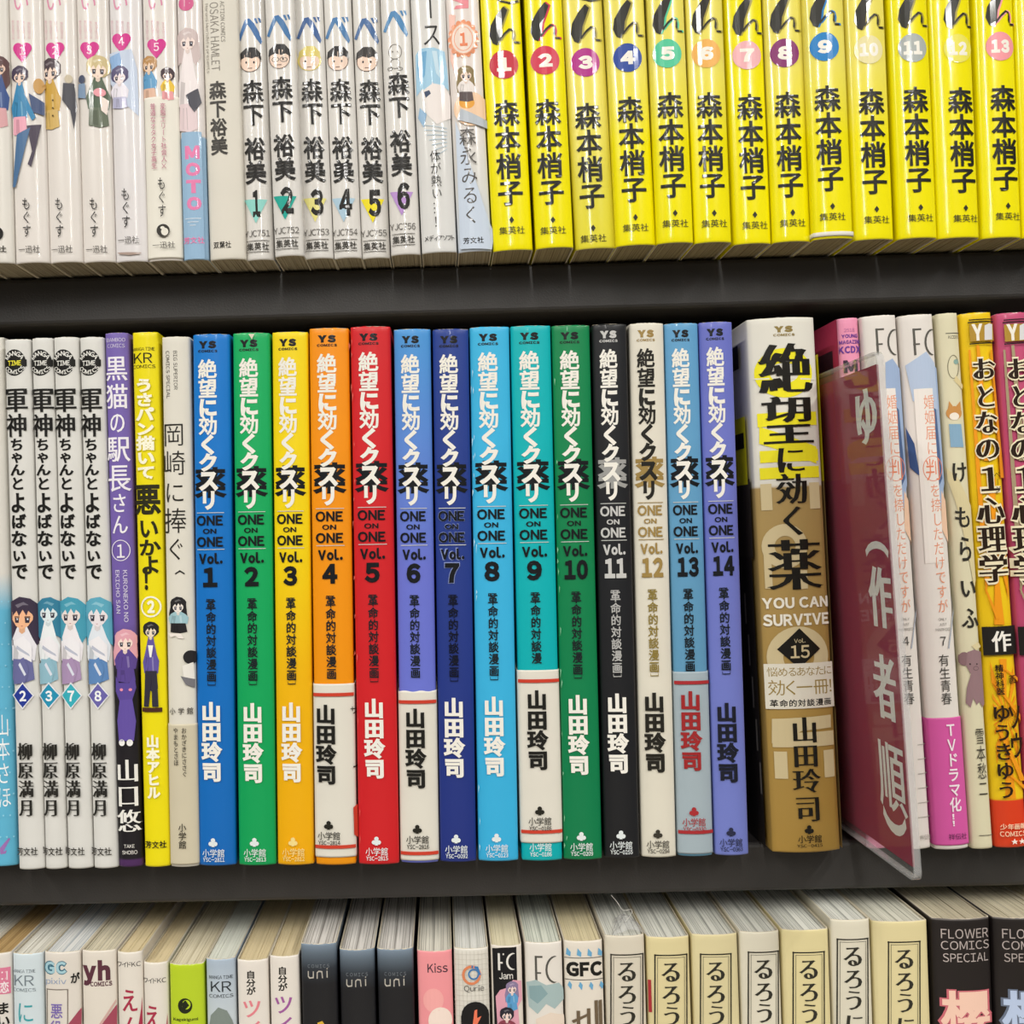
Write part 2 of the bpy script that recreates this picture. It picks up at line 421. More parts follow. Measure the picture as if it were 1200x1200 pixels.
        for q in (-1, 1):
            P([(q*.36-.16, .26), (q*.36+.16, .26), (q*.36+.13, .62), (q*.36-.13, .62)], '#3a3644'); P([(q*.36-.02, .3), (q*.36+.08, .3), (q*.36+.08, .42), (q*.36-.02, .42)], '#d8dce4')
            P([(q*.36-.2, .24), (q*.36+.2, .24), (q*.36+.18, .17), (q*.36-.16, .17)], '#3a3038')
        P([(-.08, .82), (.1, .82), (.01, .87)], '#b06a64')
    def disc(s, cx, cy, rx, ry, col, name='illustration', n=20, rough=.34):
        s.poly([(cx+rx*math.cos(2*math.pi*i/n), cy+ry*math.sin(2*math.pi*i/n)) for i in range(n)], col, name, rough)
    def ring(s, cx, cy, rx, ry, t, col, name='emblem', n=24):
        V, T = [], []
        for i in range(n):
            c, sn = math.cos(2*math.pi*i/n), math.sin(2*math.pi*i/n)
            for r in (0, t):
                x, z = s.L(cx+(rx-r)*c, cy-(ry-r)*sn); V.append((x, z, 0))
        for i in range(n):
            j = (i+1) % n; T.append((2*i, 2*j, 2*j+1, 2*i+1))
        s.add(name, V, T, col)
    def frame(s, x0, x1, y0, y1, t, col, name='emblem'):
        s.rect(x0, x1, y0, y0+t, col, name); s.rect(x0, x1, y1-t, y1, col, name)
        s.poly([(x0, y0), (x0+t, y0), (x0+t, y1), (x0, y1)], col, name); s.poly([(x1-t, y0), (x1, y0), (x1, y1), (x1-t, y1)], col, name)
    def paper_band(s, ytop, ybot, col, col2=None, jag=0):
        """a paper obi wrapped round the book; later prints sit on it"""
        za, zb = s.zat(ytop), max(.0008, s.zat(ybot))
        s.shell('paper_band', zb, za, .00032, jacket_mat([(0, col)] if not col2 else [(0, col), (1, col2)], .4), s.flipdepth-.01, .0002, jag=jag)
        s.lift0 = .00032
    def zat(s, y):
        px = CX + F*s.root.location.x/s.Y
        return s.L(px, y)[1]

# ------------------------------------------------------------------ the shelving
BM = board_mat()
case = empty('bookcase', (0, YS+.1, -1.32))
tag(case, 'dark grey shop bookcase whose boards carry all the comics', 'bookcase')
FLOOR = -1.32
def local(o, loc=case.location):
    for v in o.data.vertices: v.co -= Vector(loc)
    o.parent = case; return o
for z in (.2980, ZTOP, ZMID, ZLOW, -.545, -.76, -.98, -1.2):
    local(box_mesh('shelf_board', -.80, .80, YS, YS+.170, z-.0168, z, BM, bev=.0016))
local(box_mesh('back_panel', -.80, .80, YS+.170, YS+.176, FLOOR, .55, BM))
for sx in (-1, 1):
    local(box_mesh('side_panel', sx*.81-.0095, sx*.81+.0095, YS-.004, YS+.176, FLOOR, .55, BM, bev=.001))
fm = bpy.data.materials.new('shop_floor'); fm.use_nodes = True
n_, l_ = fm.node_tree.nodes, fm.node_tree.links
nz = n_.new('ShaderNodeTexNoise'); nz.inputs['Scale'].default_value = 6
cr = n_.new('ShaderNodeValToRGB'); cr.color_ramp.elements[0].color = rgb('#8f877a'); cr.color_ramp.elements[1].color = rgb('#a39b8c')
l_.new(nz.outputs[0], cr.inputs[0]); l_.new(cr.outputs[0], n_['Principled BSDF'].inputs['Base Color']); n_['Principled BSDF'].inputs['Roughness'].default_value = .5
fl = box_mesh('floor', -3, 3, -6, 1.2, FLOOR-.05, FLOOR, fm); fl['kind'] = 'structure'
cl = box_mesh('ceiling', -3, 3, -6, 1.2, 1.42, 1.47, mat('#dcd8ce', .8)); cl['kind'] = 'structure'

# ------------------------------------------------------------------ top row, white volumes
K, G = '#181614', '#4a4640'
WH = '#dfdbd3'
PG = ('#b3a88e', '#8a7d66')
def tb(xtl, xtr, xbl, xbr, yb, label, group, jacket, **k):
    return Book((xtl, 0), (xtr, 0), (xbl, yb), (xbr, yb-.4), 'top', label, group, jacket, pages=k.pop('pages', PG), **k)
gp = 'white romance comic volumes with pink hearts'
B = tb(-32, 7.6, -24, 14.6, 308, 'white comic cut off by the left picture edge on the top shelf', gp, WH, gloss=.28)
B.figure(-2, 66, 150, 24, '#5a3c3c', '#e8c8b4', '#37518a', '#d4a0a4'); B.ht('社', -4, 7.5, 288, 296, G, .02, name='publisher_lettering'); B.disc(-1, 274, 5, 7, K, 'emblem'); B.flush()
hearts = [
 (8, 48, 16.4, 56.6, 307.6, 26.2, 61, 'with a girl in a blue cardigan and pink skirt'),
 (48.4, 87, 56.9, 95.6, 307, 64.5, 60.5, 'with a dark bobbed woman in a mustard coat'),
 (87.4, 125.4, 96, 134, 306.6, 105, 60, 'with a fair-haired figure in a dark green coat'),
 (126, 164.6, 134.6, 172.6, 306, 142.3, 50, 'with a pale blue drawing under it'),
 (165.2, 205.6, 173.2, 213, 305, 183.5, 56.5, 'with a short white paper band around the lower half'),
]
for i, (a, b, c, d, yb, hx, hy, what) in enumerate(hearts):
    B = tb(a, b, c, d, yb, 'white comic, pink heart, '+what, gp, '#e2dcd6' if i != 3 else '#e0dcdc', gloss=.26, coat=.35, pages=('#a59a83', '#7d715d'))
    PK = '#d0348c'
    B.vt('い', hx-2, -14, 15, 22, '#d98aa8', 0, name='title_lettering')
    for q in range(4):
        B.rt('ありふれた恋のつづき', hx-13+q*6.5, hx-9.5+q*6.5, 23+q, 46, '#dda9b6')
    dx = 10.5
    B.disc(hx-dx/2, hy-4.5, 6, 6, PK, 'emblem'); B.disc(hx+dx/2, hy-4.5, 6, 6, PK, 'emblem')
    B.poly([(hx-11, hy-2.5), (hx, hy-5), (hx+11, hy-2.5), (hx+6.5, hy+5), (hx, hy+12.5), (hx-6.5, hy+5)], PK, 'emblem')
    B.vt('12345'[i], hx, hy-7.5, hy+5, 11, '#f3d6e2', .02, name='volume_number')
    if i == 0:
        B.figure(hx-3, 78, 160, 21, '#453a50', '#f0d4c4', '#3a86b4', '#e9a8ba', long=False)
        B.disc(hx+19, 101, 6, 9, '#c79a5a'); B.poly([(hx+8, 110), (hx+25, 120), (hx+25, 135), (hx+12, 132)], '#46567c')
        B.poly([(hx-4, 112), (hx+2, 108), (hx+16, 138), (hx+12, 142)], '#3a86b4')
        B.poly([(hx+6, 148), (hx+22, 146), (hx+15, 180), (hx+11, 196), (hx+7, 193), (hx+12, 178)], '#4b4252')
        B.poly([(hx-6, 158), (hx+10, 150), (hx, 190), (hx-8, 219), (hx-11.5, 219), (hx-8, 180)], '#4d7098')
    elif i == 1:
        B.figure(hx-6, 69, 152, 27, '#4a3c44', '#f0d8c8', '#c9a044', '#cfae66', long=False)
        B.disc(hx+16, 93, 4.5, 5, '#c8bca4'); B.poly([(hx+10, 98), (hx+22, 98), (hx+25, 125), (hx+22, 152), (hx+18, 130), (hx+9, 118)], '#4a4a52')
        for k_ in range(3): B.disc(hx-2, 118+k_*9, 1.1, 1.1, '#5a4824', n=8)
    elif i == 2:
        B.figure(hx+10, 66, 150, 28, '#cdbb8c', '#f2dccc', '#566654', '#66705e', long=False)
        B.disc(hx-9, 93, 4, 5, '#485068'); B.poly([(hx-13, 98), (hx-5, 98), (hx-4, 116), (hx-14, 114)], '#7f97b4')
        B.disc(hx+12, 109, 7, 5, '#e8a0aa'); B.poly([(hx+12, 112), (hx+22, 118), (hx+20, 135), (hx+14, 130)], '#f0e2da')
    elif i == 3:
        B.poly([(hx-15, 62), (hx+12, 58), (hx+18, 80), (hx+20, 120), (hx+20, 136), (hx, 118), (hx-14, 96)], '#c4d0e4')
        B.poly([(hx-15, 66), (hx-2, 62), (hx+2, 78), (hx-10, 90)], '#8fb2dc')
        B.figure(hx-2, 78, 128, 22, '#5f5a7c', '#f0e2e2', '#e6e2ec', '#b4b4d0', long=False)
    else:
        B.paper_band(114, 306, '#e6e2d6')
        B.lift0 = 0
        B.figure(hx-9, 66, 118, 20, '#b98a54', '#f0d4bc', '#5f9cc8', '#e0b8a0', long=False)
        B.figure(hx+13, 80, 118, 16, '#44363c', '#f0d4c4', '#e8c040', '#e8a0a4', long=False)
        B.lift0 = .00032
        B.vt('普通なオタク女子高生', hx-2.5, 122, 199, 6.5, '#c07f92', .01, name='small_lettering'); B.vt('変態エリート社会人✕', hx+9, 122, 199, 6.5, '#c07f92', .01, name='small_lettering')
        B.vt('もぐす', hx+7, 208, 256, 10, K, .0, name='author_lettering')
        B.disc(hx+8.7, 271, 7.4, 7.4, '#33302c', 'emblem'); B.disc(hx+10.5, 272.5, 4, 4.5, '#e6e2d6', 'emblem'); B.disc(hx+8, 268, 2.4, 1.8, '#e6e2d6', 'emblem')
        B.ht('一迅社', hx-3.5, hx+22, 284, 292, G, .0, name='publisher_lettering')
    if i < 4:
        yo = -11 if i == 3 else 0
        B.vt('もぐす', hx+5.5, 231+yo, 279+yo, 11, K, .0, name='author_lettering')
        B.ht('一迅社', hx-4, hx+21, 288+yo, 297+yo, G, .0, name='publisher_lettering')
        if i == 3: B.poly([(hx-5, 296), (hx+24, 296), (hx+21, 298), (hx+10, 299.5), (hx-1, 298.3)], '#a8948a', 'crease')
    B.flush()
B = tb(206.2, 235, 213.8, 243.8, 304, 'white comic with a pale blue foot and large pink capital letters', gp+' and neighbours', [(0, '#93b5d2'), (.228, '#93b5d2'), (.230, '#e2dbd8'), (1, '#e2dbd8')], gloss=.2, coat=.4)
del B.root['group']
B.disc(218, 4, 9, 9, '#d05a8c', 'emblem'); B.poly([(216, 0), (216, 8), (223, 4)], '#efdfe4', 'emblem')
B.figure(220, 34, 156, 27, '#cdbcba', '#f2dfd8', '#efe6e6', '#e3cfd2'); B.poly([(218, 112), (232, 104), (236, 120), (228, 132), (222, 124)], '#4c4c56'); B.rect(214.5, 238, 155, 304, '#93b5d2', 'printed_band')
for j, c in enumerate('MOTO'): B.ht(c, 217+j*.8, 234+j*.8, 171+j*20, 187+j*20, '#e47fae', .07)
for q in range(3): B.rect(217+q*3, 236-q*3, 256+q*4, 257+q*4, '#cddbe8', 'small_lettering')
B.ht('芳文社', 215.5, 239.5, 278, 286, '#e47fae', .02, name='publisher_lettering'); B.flush()
B = tb(236, 277.6, 244.6, 287.8, 303.5, 'plain off-white comic with bold black author name and grey sideways capitals', None, '#dad5c9', gloss=.5)
B.rt('OSAKA HAMLET', 246.5, 257, 2, 84, '#8b867d', 0, name='title_lettering'); B.rt('ACTION COMICS', 258.5, 263.5, 1, 50, '#8b867d', .01); B.rt('Harumi Morishita presents', 240, 245, 3, 86, '#9c968c', 0)
B.vt('森下裕美', 256, 95, 182, 20.5, '#3f3c38', .03, name='author_lettering'); B.ht('双葉社', 250, 271, 283, 291, K, .01, name='publisher_lettering'); B.flush()

be = [(278, 309, 288, 320.6, 304, 293.2, 0, '#8ccfc6', '#3f6fa8'), (309.4, 343.8, 321.4, 356, 299.6, 327.4, -4, '#17a394', '#3f74a8'), (344.4, 377.8, 356.6, 390.4, 302.5, 362.5, -1.5, '#e0d984', '#3f6298'),
      (378.2, 411.2, 391, 423.4, 302, 396, -1.5, '#a9c6d8', '#4a7cae'), (411.8, 445.2, 424, 457, 302, 430, -.5, '#ecdb1c', '#43699c'), (445.8, 480, 457.6, 493.6, 298, 464, -9, '#b790cf', '#4b86b8')]
hd = ['a worried black-haired head', 'a black-haired head in glasses', 'a blond curly head', 'a bowl-cut head', 'a scowling dark-haired head', 'an outlined bald baby']
for i, (a, b, c, d, yb, hx, o, tri, tc_) in enumerate(be):
    B = tb(a, b, c, d, yb, 'white comic numbered %d on a %s triangle below %s' % (i+1, ['pale teal', 'strong green', 'pale yellow', 'pale blue', 'bright yellow', 'lilac'][i], hd[i]), 'white six-volume series on the top shelf', '#dddad5', gloss=.22, coat=.5)
    B.poly([(hx-15, 45+o), (hx-12, 47+o), (hx-8, 38+o), (hx-3.5, 29+o), (hx-1, 25+o), (hx-6, 23+o), (hx-10, 32+o)], tc_, 'title_lettering')
    B.poly([(hx-6, 23+o), (hx-1, 22+o), (hx+5, 28+o), (hx+10, 37+o), (hx+14, 48+o), (hx+12.5, 52+o), (hx+6, 44+o), (hx+1, 35+o), (hx-3, 29+o)], tc_, 'title_lettering')
    B.poly([(hx+4, 22+o), (hx+7, 21.5+o), (hx+9, 27+o), (hx+7.5, 28+o)], tc_, 'title_lettering'); B.poly([(hx+8.5, 21+o), (hx+11.5, 21+o), (hx+12.5, 26+o), (hx+11.2, 26.5+o)], tc_, 'title_lettering')
    hy = 70+o
    if i < 5:
        hair = ['#2c2a2c', '#2c2a2c', '#dccb74', '#2c2a2c', '#33302e'][i]
        B.disc(hx, hy+2, 12.5 if i != 2 else 14, 13, '#5a4a42' if i != 2 else hair); B.disc(hx, hy+3.2, 11.4, 11, '#ecd2c0')
        B.poly([(hx-13, hy), (hx-12, hy-8), (hx-4, hy-14), (hx+6, hy-14), (hx+12, hy-8), (hx+13, hy), (hx+7, hy-3), (hx+2, hy-1), (hx-5, hy-3)], hair)
        if i == 1:
            B.ring(hx-4.5, hy+4, 4.5, 3, .7, '#4a4a4a', 'illustration'); B.ring(hx+5, hy+4, 4.5, 3, .7, '#4a4a4a', 'illustration')
        for q in (-1, 1): B.disc(hx+q*4.5, hy+3.5, 1.1, 1.5, '#2c2a2c', n=8)
        B.rect(hx-2.5, hx+2.5, hy+10, hy+10.8, '#5a3a34')
    else:
        B.ring(hx-1, hy, 8, 9, .7, '#6a6660', 'illustration'); B.ring(hx-1, hy+14, 6, 6, .7, '#6a6660', 'illustration')
        for q in (-1, 1): B.disc(hx-1+q*3, hy, .9, 1.2, '#6a6660', n=8); B.ring(hx-1+q*6, hy+20, 3, 2, .7, '#6a6660', 'illustration')
    o2 = o*.95 - (4 if i == 5 else 0)*.3
    B.vt('森下', hx+3.4, 94+o, 148+o, 25, K, .028, name='author_lettering'); B.vt('裕美', hx+6, 161+o, 216+o, 25, K, .028, name='author_lettering')
    B.poly([(hx-7, 234+o), (hx+20, 234+o), (hx+7, 262+o)], tri, 'emblem')
    B.ht(str(i+1), hx+(1.5 if i else 3), hx+(16.5 if i else 12), 223+o, 255+o, K, .05, name='volume_number')
    B.ht('YJC75'+str(i+1), hx-7, hx+23, 270+o*.9, 277.5+o*.9, '#4c4945', .0, name='small_lettering')
    B.ht('集英社', hx-4, hx+22, 284.5+o*.9, 293.5+o*.9, '#3c3934', .02, name='publisher_lettering'); B.rect(hx-4.5, hx+22.5, 282+o*.9, 282.7+o*.9, G, 'publisher_lettering'); B.rect(hx-4.5, hx+22.5, 295+o*.9, 295.7+o*.9, G, 'publisher_lettering')
    B.flush()
B = tb(481, 522.2, 494.4, 535.8, 295.6, 'white comic with pale blue hair drawing and small sideways-free writing beside the six-volume series', None, [(0, '#dcdcda'), (1, '#dedbd6')], gloss=.16, coat=.5)
B.root['label'] = 'white comic printed with a pale blue-haired face, beside the violet-triangle volume'
B.vt('ース', 505, -6, 56, 24, K, .0)
B.poly([(487, 64), (493, 57), (508, 56), (521, 60), (524, 80), (526, 105), (518, 100), (512, 108), (507, 96), (500, 110), (495, 104), (488, 112)], '#9fc9e2')
B.poly([(490, 62), (500, 60), (498, 88), (492, 100), (489, 80)], '#6fa9d0'); B.poly([(506, 60), (512, 60), (516, 92), (511, 86)], '#c7e0ee')
B.poly([(496, 106), (507, 98), (520, 100), (528, 112), (528, 138), (512, 146), (500, 134)], '#eae2de'); B.poly([(497, 108), (503, 106), (505, 110), (499, 115)], '#3c4a66')
B.poly([(492, 126), (500, 134), (497, 150), (490, 138)], '#8fb4d4')
for q in range(7): B.poly([(494+q*3, 146+q*6), (524, 150+q*4), (524, 150.8+q*4), (494+q*3, 146.9+q*6)], '#b7cbd8')
B.vt('体が熱い', 511, 176, 234, 13, K, -.004, name='small_lettering'); B.vt('…!', 513.5, 236, 268, 12, K, 0, name='small_lettering'); B.ht('メディアソフト', 497.5, 532.5, 275.5, 282.5, K, .005, name='publisher_lettering'); B.flush()
B = tb(522.8, 560.8, 536.4, 577.4, 294.5, 'white comic with an orange numeral rosette, next to the yellow volumes', None, [(0, '#cdd7e4'), (.12, '#dcdcd8'), (.3, '#e6dcd6')], gloss=.2, coat=.45)
B.poly([(530, 0), (549, 0), (549, 10), (532, 11), (534, 7), (544, 6)], '#e88c96', 'title_lettering'); B.poly([(526, 16), (534, 18), (530, 60), (536, 80), (545, 100), (540, 110), (528, 70)], '#f0c2b4')
for q in range(16): B.disc(543+15*math.cos(q*math.pi/8), 46+19*math.sin(q*math.pi/8), 3.2, 3.6, '#e8956a', 'emblem', 8)
B.disc(543, 46, 15, 19, '#e89a72', 'emblem'); B.disc(543, 46, 13.4, 17.2, '#ecd9cc', 'emblem'); B.ring(543, 46, 11, 14.4, .8, '#e8956a'); B.vt('1', 543, 37, 56, 14, '#e07848', .05, name='volume_number')
B.disc(552, 128, 20, 20, '#eecaa8'); B.disc(547, 121, 9, 7, '#e8a440')
B.figure(546, 78, 120, 20, '#8c7a54', '#f0d8c8', '#e8e0dc', '#5a4c4c')
B.poly([(534, 141), (576, 270), (576, 292), (540, 292)], '#c6d2e2'); B.poly([(540, 128), (570, 141), (570, 150), (536, 141)], '#b7bfc8')
B.vt('森永みるく', 550, 149, 264, 20, '#4e4a48', .0, name='author_lettering'); B.ht('芳文社', 543, 566.5, 278.5, 286, K, .02, name='publisher_lettering'); B.flush()

# ------------------------------------------------------------------ top row, yellow volumes
YE, YP = '#f4e800', '#eee268'
yl = [(563.6, 609.8, 577.8, 625.6, 293, 590.5, 76, '#c62a40', 'crimson', 0), (615.4, 659, 628.4, 673.4, 290, 638.8, 71, '#d23450', 'rose red', 0), (659.8, 706.6, 675.2, 722.6, 291, 686, 73.5, '#b12c8a', 'magenta', 1),
      (709.4, 756.4, 723.8, 769.8, 287, 735.5, 68, '#2a4a9e', 'navy blue', .6), (759.6, 802.8, 771.4, 814.2, 284, 782, 63, '#52c89c', 'mint green', .6), (804.8, 847.8, 815, 859.4, 283.4, 827.8, 63, '#f0b45a', 'orange', .8),
      (849.2, 894.6, 861.8, 905.4, 285, 875.4, 65, '#eeb2b8', 'pale pink', 0), (897, 941, 908, 952, 282.5, 919.7, 62.4, '#86306e', 'plum', .9), (943.2, 990.6, 955.2, 1001.8, 279, 966.3, 55, '#1a80c6', 'sky blue', .9),
      (991.4, 1038.2, 1003, 1049.8, 280, 1018, 58.5, '#e9dfa6', 'faded cream', .9), (1042.6, 1089, 1055, 1100.8, 278.4, 1069.5, 56.4, '#a9b0ae', 'grey', 0), (1089.8, 1138.8, 1101.4, 1150.6, 278, 1122.4, 57, '#ebe25a', 'washed-out yellow', 0),
      (1143.4, 1189.2, 1153, 1200.2, 277.8, 1172, 54.5, '#f39aa2', 'salmon pink', 0), (1190.2, 1236, 1201, 1247, 277, 1219, 54, '#50a0c0', '', 0)]
for i, (a, b, c, d, yb, hx, hy, cc, cn, pale) in enumerate(yl):
    lab = 'yellow comic with the numeral %d on its %s disc' % (i+1, cn) if i < 13 else 'yellow comic cut off by the right edge after the salmon pink disc'
    top = YP if pale else YE
    stops = [(0, YE), (.19, YE), (.33, top)] if pale < 1 else [(0, '#e4da3a'), (.12, '#e4da4c'), (.24, YP)]
    B = tb(a, b, c, d, yb, lab, 'yellow comic volumes on the top shelf', stops, gloss=.2, coat=.6, pages=('#a89a74', '#7d7050'), bulge=.0014)
    def brush(dx, dy, col, g=0):
        B.poly([(hx+x+dx, hy+y+dy) for x, y in [(-1-g, -68-g), (4+g, -64), (0+g, -52), (-3.5+g, -42), (-4.5+g, -30), (-8, -22.5+g), (-13-g, -25+g), (-17-g, -34), (-15.5-g, -46), (-9-g, -58)]], col, 'title_lettering')
        def stroke(pts, w):
            up = [(hx+x+dx, hy+y+dy-w/2) for x, y in pts]; dn = [(hx+x+dx+w*.45, hy+y+dy+w/2) for x, y in pts]
            B.poly(up+dn[::-1], col, 'title_lettering')
        stroke([(-6, -28), (0, -36), (6, -41.5), (10, -40)], 2.4+g); stroke([(10, -40), (11, -36), (9.5, -30), (11.5, -26.5), (17, -27)], 2.2+g)
        stroke([(-14, -80), (-5, -74), (6, -72), (16, -76)], 2.2+g)
    brush(2.0, -.5, cc if i in (1, 4, 8, 12) else '#a89a40', .4); brush(0, 0, '#24231c')
    B.disc(hx, hy, 16.8, 16.8, cc, 'emblem', 28)
    wn = '#f3efe4'
    nb = str(i+1); hw_ = 8.5 if i < 9 else 11
    B.ht(nb, hx-hw_, hx+hw_, hy-8, hy+8, wn, .075, name='volume_number')
    yo = {0: -4, 2: 2}.get(i, 0)
    B.vt('森本梢子', hx+5.2, hy+45+yo, hy+170+yo, 30.5, '#1b1b12', .024, name='author_lettering')
    yd = {0: -5, 2: 7}.get(i, 0)
    cx2 = hx+9; cy2 = hy+187+yd
    B.poly([(cx2, cy2-4), (cx2+2.8, cy2), (cx2, cy2+4), (cx2-2.8, cy2)], '#2c2c20', 'publisher_lettering')
    B.ht('集英社', cx2-14.5, cx2+15.5, cy2+7.5, cy2+16.5, '#3a3820', .0, name='publisher_lettering')
    if i == 8: B.paper_band(271.8, 279, '#dfdcd2')
    B.flush()

# ------------------------------------------------------------------ middle row, left end
MP = ('#c9c0aa', '#a0947c')
def mb(tl, tr, bl, br, label, group, jacket, **k):
    return Book(tl, tr, bl, br, 'mid', label, group, jacket, pages=k.pop('pages', MP), **k)
B = mb((-34, 396), (2, 395), (-18, 1015), (19.6, 1014.5), 'pale cyan dotted comic cut off by the left picture edge on the middle shelf', None, [(0, '#5fb2d2'), (.48, '#62b4d4'), (.55, '#dcd9d2'), (1, '#dedbd2')], inner='#e4e2dc')
B.vt('山本さほ', 4, 836, 948, 16, '#eef2f4', -.004, name='author_lettering')
B.poly([(0, 994), (10, 982), (12, 983), (4, 998), (8, 996), (7, 1000), (1, 1001)], '#9a70b0', 'emblem')
for q in range(60): B.disc(-12+(q % 5)*7+(q//5 % 2)*3.5+q//5*.3, 705+(q//5)*25, 1, 1.2, '#8fcbe2', 'pattern_print', 6)
B.flush()
gs = [(2.4, 34.6, 398, 21, 50.2, 1018.8, 18.4, 27.5, 31, '2', '#2a3c94', '#3f3648', '#f0b890', '#e6e4ea', '#6a6c9c'), (35, 60.6, 396.4, 51.6, 77, 1018.2, 48.6, 58, 59.8, '3', '#2a90b4', '#3a7f9c', '#dce8ec', '#e8ecee', '#8fb8c8'),
      (61, 90.2, 395.4, 78, 108, 1017.8, 75.4, 84, 86, '7', '#3aacbc', '#4a9cb4', '#e8dcd8', '#ece8ec', '#a890b4'), (90.8, 120.6, 395.4, 109.4, 136.4, 1017.4, 105.4, 115.6, 117.3, '8', '#6a64aa', '#5fa8c0', '#e8e0e4', '#e0e6ee', '#5f88bc')]
for i, (a, b, yt, c, d, yb, tx, nx, ax, num, nc, hair, skin, cl, lo) in enumerate(gs):
    B = mb((a, yt), (b, yt-.6), (c, yb), (d, yb-.6), 'white four-volume comic with a blue-toned girl and the numeral %s on a %s diamond' % (num, ['navy', 'blue', 'turquoise', 'violet'][i]), 'white brush-lettered comic volumes on the middle shelf', '#dad9d4', gloss=.4)
    B.root['label'] = B.root['label'].replace('four-volume ', '')
    ex = tx-1.4
    B.disc(ex, 425, 13, 15.5, '#1f1e1c', 'emblem', 28); B.arc('MANGA', ex, 425, 11, -52, 52, 7, '#dddcd6'); B.arc('COMICS', ex, 425, 11.2, 236, 124, 6.2, '#dddcd6', flip=True)
    B.rect(ex-14, ex+14, 421.5, 429.5, '#1f1e1c', 'emblem'); B.ht('TIME', ex-8, ex+8, 422.5, 428.5, '#e6dc3c' if i == 0 else '#dddcd6', .03, name='emblem')
    B.run([('ち', 513, 529, 17), ('ゃ', 527, 543, 16), ('ん', 543, 558, 18), ('と', 558, 575, 17), ('よ', 576, 602, 20), ('ば', 602, 620, 18), ('な', 621, 641, 20), ('い', 643, 659, 17), ('で', 659, 680, 20)], tx+1.3, '#1f1e1c', .026, bx=.042)
    B.run([('軍', 453, 484, 29), ('神', 484, 513, 26)], tx, '#1f1e1c', .004, bx=.024)
    fx = nx-1
    B.figure(fx, 701, 800, (b-a)*.98, hair, skin, cl, lo, side=-1 if i % 2 else 1, hs=.53)
    B.poly([(fx-11, 752), (fx+2, 745), (fx+11, 756), (fx+11, 776), (fx-2, 768)], '#eceaee'); B.poly([(fx-11, 778), (fx+2, 770), (fx+8, 784), (fx+4, 800), (fx-10, 802)], lo)
    B.poly([(fx-6, 756), (fx+8, 766), (fx+9, 769), (fx-7, 760)], '#b8bccc'); B.poly([(fx-2, 776), (fx+5, 790), (fx+3, 792), (fx-4, 779)], '#d8dce8')
    B.poly([(nx, 799), (nx+12.5, 815), (nx, 831), (nx-12.5, 815)], '#e6e8ec', 'emblem'); B.poly([(nx, 801), (nx+11, 815), (nx, 829), (nx-11, 815)], nc, 'emblem')
    B.ht(num, nx-4, nx+4, 809, 821.5, '#eef0f2', .04, name='volume_number')
    B.vt('柳原満月', ax, 869, 957, 18, '#2a2926', -.010, bx=.038, name='author_lettering')
    B.ht('芳文社', ax-10.5, ax+13.5, 992.5, 1002, '#3a3834', .015, name='publisher_lettering'); B.flush()
B = mb((121.4, 390.5), (149.2, 389.5), (137.6, 1016.5), (166.4, 1014.5), 'purple comic with white title, a pink-haired girl and a purple cat toy on black', None, [(0, '#4c2c5c'), (.012, '#4c2c5c'), (.014, '#1f1c20'), (.36, '#1f1c20'), (.455, '#6f5aa6'), (1, '#7663ae')], gloss=.4, inner='#6a3a80')
B.ht('BAMBOO', 124.5, 146.5, 396, 400.5, '#d6d0e4', .0, name='small_lettering'); B.ht('COMICS', 125.5, 146, 403, 407.5, '#d6d0e4', .0, name='small_lettering')
B.run([('黒', 416, 447, 27), ('猫', 449, 480, 27), ('の', 481, 509, 20), ('駅', 510, 542, 28), ('長', 543, 577, 28), ('さ', 577, 602, 20), ('ん', 602, 627, 20)], 135.6, '#ece8f0', .006, bx=.014, sl=.025)
B.ring(141.6, 645, 11, 12.5, .9, '#ece8f0'); B.vt('1', 141.6, 635, 656, 17, '#ece8f0', .01, name='volume_number')
B.rt('KURONEKO NO', 145, 150, 668, 729, '#d6d0e4', .01); B.rt('EKICHO SAN', 136, 141, 668, 719, '#d6d0e4', .01)
B.figure(147, 738, 800, 26, '#e0a4b0', '#f4dcd2', '#5c4890', '#5c4890')
B.poly([(136, 792), (140, 800), (152, 800), (157, 790), (159, 806), (155, 820), (141, 822), (136, 810)], '#5c4a98'); B.poly([(141, 820), (155, 819), (159, 845), (157, 868), (140, 868), (138, 845)], '#6452a2')
for q in (-1, 1): B.disc(148+q*5, 808, 2, 1.8, '#e890a8', n=8); B.disc(148+q*4.5, 870, 3.6, 4, '#ecebe8', n=10)
B.vt('山口悠', 150.5, 888, 976, 27, '#e8e6e0', -.012, bx=.03, name='author_lettering'); B.ht('TAKE', 146, 158, 989, 993, '#dcdad4', .01, name='publisher_lettering'); B.ht('SHOBO', 144, 161, 996, 1000.5, '#dcdad4', .01, name='publisher_lettering'); B.flush()
B = mb((152.8, 389.5), (184.6, 389), (169, 1015.5), (198.8, 1015), 'bright yellow comic with a boy in a purple blazer standing mid-spine', None, '#ecdc12', gloss=.32, coat=.2, inner='#e6e2d0')
B.ht('MANGA TIME', 154.5, 181, 407, 411, K, .0, name='small_lettering'); B.ht('KR', 156, 178.5, 413.5, 425.5, K, .0, name='emblem'); B.ht('COMICS', 154.5, 182, 427.5, 431.5, K, .0, name='small_lettering')
B.vt('うさパン描いて', 170.5, 444, 563, 23, '#c9b80a', .06); B.vt('うさパン描いて', 170, 443, 562, 22, '#f6f3dc', .045)
B.run([('悪', 566, 604, 31), ('い', 606, 632, 24), ('か', 631, 652, 26), ('よ', 650, 674, 24), ('!', 662, 694, 22)], 171.5, '#2c2a18', .03, sl=.05)
